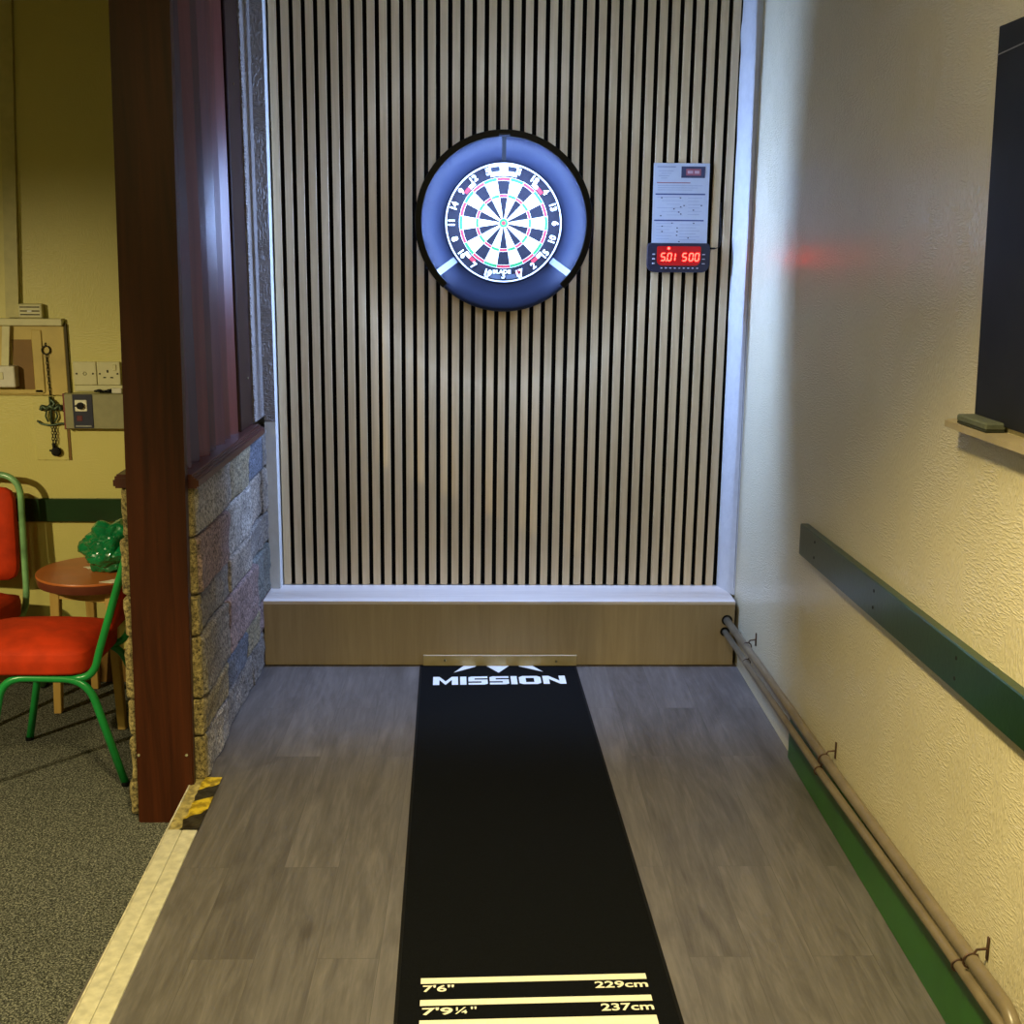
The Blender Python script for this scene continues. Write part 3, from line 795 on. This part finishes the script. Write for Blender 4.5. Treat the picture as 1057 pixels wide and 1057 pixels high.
for i in range(7):
    yc = -.545 - i * .118
    b = Bm(); ctr = Vector(P(-.995, yc, 0)); 
    w, th = .066, .009
    rotl = math.radians((-26, -21, -29, -23, -33, -24, -28)[i])
    lm = wood('mahogany_louvre_%s' % 'abcdefg'[i], (.060, .012, .008), (.15, .038, .026), 'z', 30, .05, .30, spec=.4, coat=.12, tone=(1.0, .7, .9, .45, 1.0, .4, .6)[i])  # blade tones painted lighter and darker for the shade bands between blades
    tv = Vector((math.sin(-rotl), math.cos(rotl), 0)); nv = Vector((math.cos(rotl), -math.sin(-rotl), 0))
    pts = [ctr + tv*w + nv*th, ctr - tv*w + nv*th, ctr - tv*w - nv*th, ctr + tv*w - nv*th]
    prism(b, [(p.x, p.y, .973 - .965) for p in pts], (0, 0, 1.775))
    bmesh.ops.bevel(b, geom=[e for e in b.edges if e.calc_length() > 1], offset=.003, segments=2, affect='EDGES')
    link('louvre', b, lm, t)

t = thing('wooden_post', 'tall dark mahogany post at the near end of stone wall', 'post', (-1.05, -1.345, FC))
b = Bm()
a = []
for zc, xl, xr in ((FC, -1.1405, -.967), (.95, -1.115, -.943), (2.275, -1.081, -.918), (2.74, -1.068, -.907)):
    a.append([b.verts.new((x + 1.05, y + 1.345, zc - FC)) for x, y in ((xl, -1.345), (xr, -1.345), (xr, -1.3125), (xl, -1.3125))])
for i in range(3):
    for j in range(4): b.faces.new([a[i][j], a[i][(j+1) % 4], a[i+1][(j+1) % 4], a[i+1][j]])
b.faces.new(a[0]); b.faces.new(a[-1][::-1])
bmesh.ops.bevel(b, geom=[e for e in b.edges if abs(e.verts[0].co.z - e.verts[1].co.z) > .3], offset=.005, segments=2, affect='EDGES')
sh = link('shaft', b, M['mahog'], t)
for x_, z_ in ((-1.127 + 1.05, .225), (-.981 + 1.05, .225)):
    b = Bm(); cyl(b, (x_, -.001, z_), (0, 1, 0), .0045, .004, 12); link('screw', b, M['screw'], sh)

# threshold strip between carpet and laminate
t = thing('threshold_strip', 'long cream metal threshold strip between grey carpet and laminate floor', 'threshold', (-.92, -1.6, 0))
def skew(x, y):   # runs very slightly out of line with the wall
    return x + (-(y + 1.3)) * .022
def strip(x0, x1, ya, yb, z0, z1, bend=0):
    b = Bm(); n = 2
    P0 = [(skew(x0, ya), ya), (skew(x1, ya), ya), (skew(x1, yb), yb), (skew(x0, yb), yb)]
    prism(b, [(x + .92, y + 1.6, z0) for x, y in P0], (0, 0, z1 - z0))
    bmesh.ops.bevel(b, geom=list(b.edges), offset=.0012, segments=1, affect='EDGES'); return b
link('nosing', strip(-.976, -.935, -5.0, -1.635, -.004, .005), M['alu'], t)
link('cover_strip', strip(-.9335, -.892, -5.0, -1.635, -.002, .0055), M['alu'], t)
link('edge_lip', strip(-.981, -.9765, -5.0, -1.285, FC, .006), plain('worn_edge', (.60, .55, .40), .4, var=.3), t)
link('worn_nosing', strip(-.976, -.935, -1.632, -1.292, -.004, .005), M['aluold'], t)
# torn hazard tape lying on the strip
b = Bm(); n = 26; rows = []
random.seed(3)
for i in range(n + 1):
    y = -1.640 + (1.640 - 1.292) * i / n
    jag = noise.noise(Vector((y * 25, 1, 0))) * .012
    xs = [-.942 + jag, -.93 + jag * .5, -.915, -.90, -.888]
    rows.append([[b.verts.new((skew(x, y), y, .0068 + abs(noise.noise(Vector((x*60, y*40, 0)))) * .003 * (1 if j < 2 else .3) + dz)) for j, x in enumerate(xs)] for dz in (0, -.001)])
for i in range(n):
    for j in range(4):
        b.faces.new([rows[i][0][j], rows[i][0][j+1], rows[i+1][0][j+1], rows[i+1][0][j]])
        b.faces.new([rows[i][1][j], rows[i+1][1][j], rows[i+1][1][j+1], rows[i][1][j+1]])
    for j in (0, 4):
        b.faces.new([rows[i][0][j], rows[i+1][0][j], rows[i+1][1][j], rows[i][1][j]])
tag(link('hazard_tape', b, M['tape']), 'torn black and yellow hazard tape at the far end of threshold strip', 'tape')
link('under_tape', strip(-.934, -.892, -1.632, -1.292, -.002, .0045), M['aluold'], t)

# ------------------------------------------------------------------ left room : chairs
def cushion(name, w, d, h, m, parent, mat, crown=.018, seg=10):
    """rounded upholstered pad : w along local y, d along local x, h thickness in z; mat = local transform"""
    b = Bm(); box(b, -d/2, d/2, -w/2, w/2, 0, h)
    bmesh.ops.subdivide_edges(b, edges=list(b.edges), cuts=seg, use_grid_fill=True)
    for v in b.verts:
        u, q = 2*v.co.x/d, 2*v.co.y/w
        # super-ellipse plan
        k = max(abs(u), abs(q)); 
        if k > 0:
            L = (abs(u)**8 + abs(q)**8) ** .125
            s = k / L if L > 0 else 1; v.co.x *= s; v.co.y *= s
        e = 1 - max(abs(u), abs(q))**4
        tz = v.co.z / h
        if tz > .5: v.co.z += crown * (1 - u*u) * (1 - q*q) - (1 - e) * h * .22 * (tz - .5) * 2
        side = 1 - abs(tz - .5) * 2
        v.co.x *= 1 + .02 * side; v.co.y *= 1 + .02 * side
    b.transform(mat)
    return link(name, b, m, parent, True)

G = 1.0545   # size of the seating and wall fittings of the left room
def chair(name, label, loc, rz, seat_z, W, D, back_h, lean, fm):
    """local: faces +x, back at x=0; origin on the carpet under the middle of the back"""
    t = thing(name, label, 'chair', loc, (0, 0, rz), 'stacking chairs in the left room')
    t.scale = (G, G, G)
    tr = .0125
    fz = seat_z - .115
    for s in (-1, 1):
        b = Bm(); y = s * W/2
        path = round_path([(-.100, y + s*.006, 0), (-.0, y, fz), (.262, y, fz + .006), (.335, y + s*.010, 0)], .075, 8)
        tube(b, path, tr, 12); sf = link('side_frame', b, fm, t, True)
        for px in (path[0], path[-1]):
            b = Bm(); cyl(b, (px.x, px.y, .006), (0, 0, 1), .0145, .014, 14); link('foot_cap', b, M['blackpl'], sf)
    b = Bm()
    up = []
    yb = W/2 - .002
    prof = [(.06, fz + .0), (.0, fz + .006), (-.026, fz + .034), (-.040, fz + .085)]
    top = (-.040 - lean * (back_h - fz - .085), back_h)
    side = [Vector((x, yb, z_)) for x, z_ in prof]
    pth = side + [Vector((top[0], yb, top[1]))] + [Vector((top[0], -yb, top[1]))] + [Vector((p.x, -p.y, p.z)) for p in side[::-1]]
    tube(b, round_path(pth, .085, 8), tr * .95, 12)
    link('back_frame', b, fm, t, True)
    for xx in (.05, .22):
        b = Bm(); tube(b, [(xx, -W/2, fz + .004), (xx, W/2, fz + .004)], .009, 8)
        link('cross_bar', b, fm, t, True)
    cushion('seat', W + .03, D, .085, M['velour'], t, Matrix.Translation((D/2 + .0, 0, fz + .018)), .022)
    # back pad : stands between the uprights
    bh = back_h - fz - .175
    ang = math.atan(lean)
    mt = Matrix.Translation((-.030 - lean * (bh/2 + .08), 0, fz + .13 + bh/2)) @ Matrix.Rotation(PI/2 - ang, 4, 'Y')
    cushion('backrest', W - .045, bh, .035, M['velour'], t, mt @ Matrix.Translation((0, 0, -.012)), .012, 8)
    return t
chair('banquet_chair', 'red velour chair with green tube frame beside the wooden post', (-1.3631, -.8882, FC), PI, .465, .345, .42, .88, .33, M['chairgreen'])
chair('banquet_chair', 'red velour chair at the left edge with its back to the wall', (-2.064, -.2397, FC), -PI/2 - .12, .43, .36, .38, .838, .04, M['worn'])

# stool-height round table
t = thing('stool_table', 'low round wooden table with orange-brown top and splayed legs', 'table', (-1.5382, -.3768, FC)); t.scale = (G, G, G)
b = Bm()
prof = [(.0, .497), (.198, .497), (.205, .502), (.2085, .508)]
def lathe_z(b, prof, seg=56, mi=0):
    rings = [[b.verts.new((r*math.cos(2*PI*i/seg), r*math.sin(2*PI*i/seg), z_)) for i in range(seg)] for r, z_ in prof]
    for a_, c_ in zip(rings, rings[1:]):
        for i in range(seg): b.faces.new([a_[i], a_[(i+1) % seg], c_[(i+1) % seg], c_[i]]).material_index = mi
    b.faces.new(rings[0]).material_index = mi; b.faces.new(rings[-1][::-1]).material_index = mi
lathe_z(b, [(.200, .515), (.2085, .517), (.2085, .523), (.2070, .525)], mi=0); link('tabletop', b, M['tabletop'], t, True, autosm=40)
b = Bm(); lathe_z(b, [(.186, .482), (.203, .486), (.2075, .503), (.2075, .5155)]); link('edge_band', b, M['tableedge'], t, True, autosm=40)
tops = [(-.125, -.075), (.085, -.135), (.13, .075), (-.075, .135)]
feet = [(-.155, -.055), (.120, -.205), (.17, .075), (-.10, .195)]
for (tx, ty), (fx, fy) in zip(tops, feet):
    b = Bm(); w = .017
    a_ = [b.verts.new((tx + i*w, ty + j*w, .483)) for i, j in ((-1,-1),(1,-1),(1,1),(-1,1))]
    c_ = [b.verts.new((fx + i*w*.8, fy + j*w*.8, 0)) for i, j in ((-1,-1),(1,-1),(1,1),(-1,1))]
    for i in range(4): b.faces.new([a_[i], a_[(i+1) % 4], c_[(i+1) % 4], c_[i]])
    b.faces.new(a_); b.faces.new(c_[::-1])
    bmesh.ops.rotate(b, cent=(fx, fy, 0), matrix=Matrix.Rotation(-.5, 3, 'Z'), verts=b.verts) if False else None
    bmesh.ops.bevel(b, geom=list(b.edges), offset=.0025, segments=1, affect='EDGES')
    link('leg', b, M['beech'], t)
b = Bm()
for i in range(4):
    p, q = tops[i], tops[(i+1) % 4]
    d = Vector((q[0]-p[0], q[1]-p[1], 0)).normalized(); nn_ = Vector((-d.y, d.x, 0)) * .008
    P_ = [Vector((p[0], p[1], .440)) - nn_, Vector((q[0], q[1], .440)) - nn_, Vector((q[0], q[1], .440)) + nn_, Vector((p[0], p[1], .440)) + nn_]
    prism(b, P_, (0, 0, .043))
link('apron', b, M['beech'], t)

# crumpled green bag
b = Bm(); bmesh.ops.create_icosphere(b, subdivisions=5, radius=1)
for v in b.verts:
    p = v.co.normalized()
    r = 1 + .30 * noise.noise(p * 1.7 + Vector((3, 1, 7)))
    cr = abs(noise.noise(p * 1.6 + Vector((9, 2, 4)))) * .40 + abs(noise.noise(Vector((p.x*1.5 + p.z*2, p.y*3, p.z*7 - p.x*3)))) * .13
    r += -.10 + cr
    top = max(0, p.z)
    x = p.x * r * (.118 - .035 * top) ; y = p.y * r * .092; z_ = p.z * r * .088 + .015 * top
    # pulled-out corner towards the left
    pull = max(0, -p.x - .35) * max(0, p.z + .15); x -= pull * .085; z_ += pull * .01
    v.co = Vector((x, y, max(z_ + .072, .0012))) * G
tag(link('carrier_bag', b, M['bag'], None, True, (-1.4496, -.3715, FC + .5538), autosm=14), 'crumpled glossy green plastic bag lying on the small round table', 'bag')
for nm, c, pts, lab in (('paper_napkin', (-1.568, -.360), [(-.030, .004), (-.012, .018), (.026, .014), (.034, -.008), (-.004, -.018)], 'scrap of cream paper on the table, left of the green bag'),
                   ('paper_napkin', (-1.430, -.5508), [(-.042, -.014), (.006, -.026), (.040, -.010), (.046, .030), (-.004, .018)], 'cream paper scrap at the table edge, in front of green bag')):
    b = Bm(); prism(b, [(x, y, 0) for x, y in pts], (0, 0, .0015))
    bmesh.ops.subdivide_edges(b, edges=list(b.edges), cuts=2)
    for v in b.verts: v.co.z += abs(noise.noise(v.co * 40)) * .006
    tag(link(nm, b, M['napkin'], None, loc=(c[0], c[1], FC + .5545)), lab, 'paper scrap', 'paper scraps on the round table')

# ------------------------------------------------------------------ left room : things on the wall
Y0 = -.0868
b = Bm(); box(b, -3.7927, -1.225, -0.11, -0.0868, 0.557, 0.6498, .003); tag(link('dado_rail', b, M['green']), 'dark green painted board along yellow wall behind the round table', 'dado rail')
b = Bm(); prism(b, [(-1.9104, -0.0868, 1.3616), (-1.8609, -0.0868, 1.3616), (-1.7892, -0.0868, 2.6534), (-1.8387, -0.0868, 2.6534)], (0, -.022, 0))
tag(link('cable_trunking', b, M['trunk']), 'tall vertical cream cable trunking at the far left of yellow wall', 'trunking', 'cable trunking on the yellow wall')
b = Bm(); box(b, -2.4219, -1.6964, -0.1142, -0.0868, 1.33, 1.3584, .003)
tag(link('cable_trunking', b, M['trunkb']), 'horizontal cream trunking across the top of recessed wooden panel', 'trunking', 'cable trunking on the yellow wall')
b = Bm(); prism(b, [(-1.9389, -0.0994, 1.175), (-1.9104, -0.0994, 1.175), (-1.8946, -0.0994, 1.3289), (-1.9231, -0.0994, 1.3289)], (0, -.02, 0))
tag(link('cable_trunking', b, M['trunkb']), 'short vertical trunking dropping to the grey socket box', 'trunking', 'cable trunking on the yellow wall')
t = thing('wall_panel', 'yellowed wooden access panel with brown recess on the far left wall', 'panel', (-1.8946, -0.0868, 1.0611)); t.scale = (G, G, G)
b = Bm(); box(b, -.5, .188, -.012, 0, .0, .255, .002); link('board', b, M['panelw'], t)
b = Bm(); box(b, -.004, .068, -.0130, -.0118, .022, .205); link('recess', b, M['panelr'], t)
b = Bm()
box(b, .070, .106, -.017, -.012, .010, .240, .002); box(b, -.5, .10, -.017, -.012, .006, .022, .002)
link('moulding', b, M['panelw'], t)
b = Bm(); box(b, .1885, .197, -.012, 0, -.012, .262); link('dark_edge', b, plain('brown_gap', (.06, .045, .012), .7), t)
b = Bm(); box(b, -1.8398, -1.7132, -0.0931, -0.0868, 0.8038, 1.0569, .001); tag(link('wall_board', b, M['paper_b']), 'square papered board on yellow wall behind the hanging chain', 'board')
b = Bm(); box(b, -1.7116, -1.7043, -0.091, -0.0868, 0.8038, 0.9398); tag(link('batten_strip', b, M['panelr']), 'thin brown upright strip below the grey-green control panel', 'strip')
t = thing('socket_box', 'grey-white surface socket box at the left frame edge', 'socket box', (-1.9421, -0.0994, 1.0959)); t.scale = (G, G, G)
b = Bm(); box(b, -.06, .060, -.045, 0, 0, .078, .006, seg=2); link('case', b, M['boxgrey'], t)
b = Bm(); box(b, -.002, .018, -.0475, -.045, .030, .056, .001); link('switch', b, M['socket'], t)
t = thing('wall_vent', 'small cream slotted vent box sitting above the horizontal trunking', 'vent', (-1.8124, -0.0868, 1.3595)); t.scale = (G, G, G)
b = Bm(); box(b, -.045, .043, -.03, 0, 0, .052, .006, seg=2); link('case', b, M['trunkb'], t)
b = Bm()
for zc in (.013, .026, .040): box(b, -.036, .034, -.0312, -.0295, zc - .0022, zc + .0022)
link('slots', b, M['iron'], t)
b = Bm(); box(b, -.010, .006, -.0325, -.031, .022, .028); link('label_plate', b, M['wire'], t)
# outlets
t = thing('aerial_outlet', 'square cream aerial outlet, left of the pair above control panel', 'outlet', (-1.6268, -0.0868, 1.1465), group='cream outlets above the control panel'); t.scale = (G, G, G)
b = Bm(); box(b, -.0425, .0425, -.012, 0, -.042, .044, .003, seg=2); fp_ = link('faceplate', b, M['socket'], t)
for x in (-.030, .030):
    b = Bm(); cyl(b, (x, -.0125, 0), (0, 1, 0), .0035, .003, 10); link('screw', b, M['iron'], fp_)
b = Bm(); tube(b, [(.006*math.cos(2*PI*i/16), -.0125, .006*math.sin(2*PI*i/16)) for i in range(16)], .0015, 6, closed=True); link('connector', b, M['ctrl'], t)
t = thing('power_socket', 'square cream three-pin socket, right of the pair above control panel', 'outlet', (-1.535, -0.0868, 1.1465), group='cream outlets above the control panel'); t.scale = (G, G, G)
b = Bm(); box(b, -.0425, .0425, -.012, 0, -.042, .044, .003, seg=2); fp_ = link('faceplate', b, M['socket'], t)
b = Bm(); box(b, .017, .030, -.016, -.011, .012, .034, .002); link('rocker_switch', b, M['trunkb'], t)
b = Bm()
box(b, -.006, .000, -.0132, -.0115, .004, .014); box(b, -.020, -.010, -.0132, -.0115, -.016, -.012); box(b, .006, .016, -.0132, -.0115, -.016, -.012)
link('pin_holes', b, M['hole'], t)
for x in (-.032, .033):
    b = Bm(); cyl(b, (x, -.0125, 0), (0, 1, 0), .0035, .003, 10); link('screw', b, M['iron'], fp_)
b = Bm(); box(b, -1.671, -1.4812, -0.0973, -0.0868, 1.0769, 1.1011, .002); tag(link('cable_trunking', b, M['socket']), 'short cream ledge of trunking between outlets and control panel', 'trunking', 'cable trunking on the yellow wall')
t = thing('control_panel', 'long grey-green control panel with white knob plate on yellow wall', 'control panel', (-1.5783, -0.0868, 0.9345)); t.scale = (G, G, G)
b = Bm(); box(b, -.118, .30, -.045, 0, 0, .130, .003); link('case', b, M['ctrl'], t)
b = Bm(); box(b, -.087, -.014, -.0475, -.045, .003, .128, .001); link('dark_plate', b, M['navypl'], t)
b = Bm(); box(b, -.078, -.034, -.0505, -.0475, .066, .108, .002); kp = link('knob_plate', b, plain('knob_white', (.78, .76, .60), .4), t)
b = Bm(); cyl(b, (-.056, -.056, .087), (0, 1, 0), .0125, .012, 20); box(b, -.075, -.056, -.060, -.052, .084, .090, .001); link('knob', b, M['hole'], kp)
b = Bm(); box(b, -.074, -.054, -.0495, -.0475, .030, .050, .001); link('red_switch', b, M['redlamp'], t)
b = Bm(); box(b, -.080, -.022, -.049, -.0475, .008, .014); link('label_strip', b, M['chalkline'], t)
b = Bm(); box(b, -.1245, -.1185, -.040, 0, -.003, .130); link('red_edge', b, plain('dark_red_edge2', (.16, .02, .012), .5), t)
b = Bm()
for i in range(5):
    x = -1.5835 + i * .0127
    r = .007 + .003 * math.sin(i * 2.1)
    bmesh.ops.create_uvsphere(b, u_segments=10, v_segments=8, radius=r, matrix=Matrix.Translation((x, -.113, 1.0758 + r*.6)) @ Matrix.Diagonal((1.3, 1, .7, 1)))
tag(link('black_lead', b, M['blackpl'], None, True), 'bunched black lead lying on top of the control panel', 'lead')
t = thing('white_plug', 'small white plug on the right end of the control panel', 'plug', (-1.5023, -0.11, 1.0721)); t.scale = (G, G, G)
b = Bm(); box(b, -.018, .020, -.012, .012, 0, .019, .004, seg=2); link('body', b, M['boxgrey'], t)
b = Bm(); box(b, -.026, -.017, -.006, .006, .002, .016, .001); link('pin', b, M['hole'], t)

# hanging chain ornament
t = thing('chain_ornament', 'dark ornamental chain hanging on the yellow wall, anchor-shaped middle', 'ornament', (-1.768, -0.1058, 1.2372)); t.scale = (G, G, G)
b = Bm(); tube(b, [(.015*math.cos(2*PI*i/24), 0, .015*math.sin(2*PI*i/24)) for i in range(24)], .0028, 8, closed=True)
tube(b, [(0, 0, .015), (-.003, 0, .022), (0, .004, .026)], .002, 6); link('ring', b, M['iron'], t, True)
def chain(x, z0, z1, n, name='chain', r=.0036):
    b = Bm(); h = (z0 - z1) / n
    for i in range(n):
        zc = z0 - (i + .5) * h; rot = (i % 2) * PI/2
        pts = []
        for k in range(12):
            a = 2*PI*k/12; px = r * math.cos(a); pz = h * .68 * math.sin(a)
            pts.append((x(zc) + px*math.cos(rot), px*math.sin(rot), zc + pz))
        tube(b, pts, .0013, 5, closed=True)
    link(name, b, M['iron'], t, True)
chain(lambda z_: .004 * (-z_ / .2), -.016, -.175, 13)
b = Bm()
tube(b, [(.002, 0, -.172), (.002, 0, -.272)], .005, 8)
tube(b, smooth_path([(-.052, .004, -.262), (-.034, 0, -.273), (.0, 0, -.277), (.038, 0, -.271), (.060, .004, -.275)], 5), .0042, 8)
tube(b, smooth_path([(-.034, 0, -.222), (-.028, 0, -.208), (-.010, -.004, -.216), (.004, -.006, -.205), (.018, -.004, -.216), (.034, 0, -.206), (.040, 0, -.222)], 5), .008, 8)
tube(b, smooth_path([(.002, 0, -.180), (.018, -.004, -.196), (.008, -.006, -.21)], 5), .006, 8)
tube(b, smooth_path([(-.014, 0, -.225), (-.018, 0, -.245), (-.010, 0, -.265)], 5), .0035, 8)
tube(b, smooth_path([(.020, 0, -.225), (.024, 0, -.245), (.012, 0, -.265)], 5), .0035, 8)
link('anchor', b, M['ornament'], t, True)
chain(lambda z_: .002, -.278, -.345, 6, 'lower_chain', .0045)
chain(lambda z_: .012, -.278, -.345, 6, 'lower_chain', .0040)
b = Bm()
bmesh.ops.create_uvsphere(b, u_segments=16, v_segments=12, radius=.0185, matrix=Matrix.Translation((.010, 0, -.377)) @ Matrix.Diagonal((1, .7, .95, 1)))
tube(b, [(.002, 0, -.345), (.004, 0, -.362)], .0065, 8); tube(b, [(-.014, 0, -.372), (.0, 0, -.375)], .004, 8)
link('padlock', b, M['hole'], t, True)

# ------------------------------------------------------------------ lights
def spot(name, loc, target, energy, col, angle, blend, size):
    l = bpy.data.lights.new(name, 'SPOT'); l.energy = energy; l.color = col; l.spot_size = math.radians(angle); l.spot_blend = blend; l.shadow_soft_size = size
    o = bpy.data.objects.new(name, l); COL.objects.link(o); o.location = loc
    d = Vector(target) - Vector(loc); o.rotation_euler = d.to_track_quat('-Z', 'Y').to_euler(); return o
spot('ceiling_spot', (-3.3, -3.3, 2.05), (-1.7, -.5, .25), 320, (1, .84, .47), 56, 1.0, .05)
spot('ceiling_spot', (-.25, -3.3, 2.6), (-.2, -3.1, -.2), 400, (1, .81, .38), 106, .75, .10)
def area(name, loc, target, energy, col, size):
    l = bpy.data.lights.new(name, 'AREA'); l.energy = energy; l.color = col; l.size = size; l.shape = 'DISK'
    o = bpy.data.objects.new(name, l); COL.objects.link(o); o.location = loc
    d = Vector(target) - Vector(loc); o.rotation_euler = d.to_track_quat('-Z', 'Y').to_euler(); return o
area('ambient_fill', (-1.8, -4.9, 2.70), (-1.8, -4.9, 0), 26, (1, .92, .42), .5)  # unseen soft lamp added as ambient fill for the left room
area('ambient_fill', (.1, -2.9, 2.72), (.1, -2.9, 0), 10, (1, .90, .72), .5)  # second unseen fill, added over the platform

w = bpy.data.worlds.new('W'); S.world = w; w.use_nodes = True
w.node_tree.nodes['Background'].inputs[0].default_value = (.8, .75, .6, 1); w.node_tree.nodes['Background'].inputs[1].default_value = .12

# ------------------------------------------------------------------ camera
cx, cy, cz, yaw, pit, roll, fpx = -0.0641922, -4.7929089, 1.6207349, .0222213, .2139997, .0076047, 1234.014
fw = Vector((math.sin(yaw)*math.cos(pit), math.cos(yaw)*math.cos(pit), -math.sin(pit)))
r = Vector((math.cos(yaw), -math.sin(yaw), 0)); u = r.cross(fw)
r2 = r*math.cos(roll) + u*math.sin(roll); u2 = -r*math.sin(roll) + u*math.cos(roll)
cam = bpy.data.cameras.new('camera'); co = bpy.data.objects.new('camera', cam); COL.objects.link(co)
mm = Matrix((r2, u2, -fw)).transposed().to_4x4(); mm.translation = (cx, cy, cz); co.matrix_world = mm
cam.sensor_width = 36; cam.sensor_fit = 'HORIZONTAL'; cam.lens = 36 * fpx / 1057; cam.clip_start = .05
S.camera = co
vs_ = S.view_settings; vs_.view_transform = 'Standard'; vs_.look = 'None'; vs_.gamma = 1; vs_.exposure = 0.0; vs_.use_curve_mapping = False
S.cycles.sample_clamp_indirect = 4
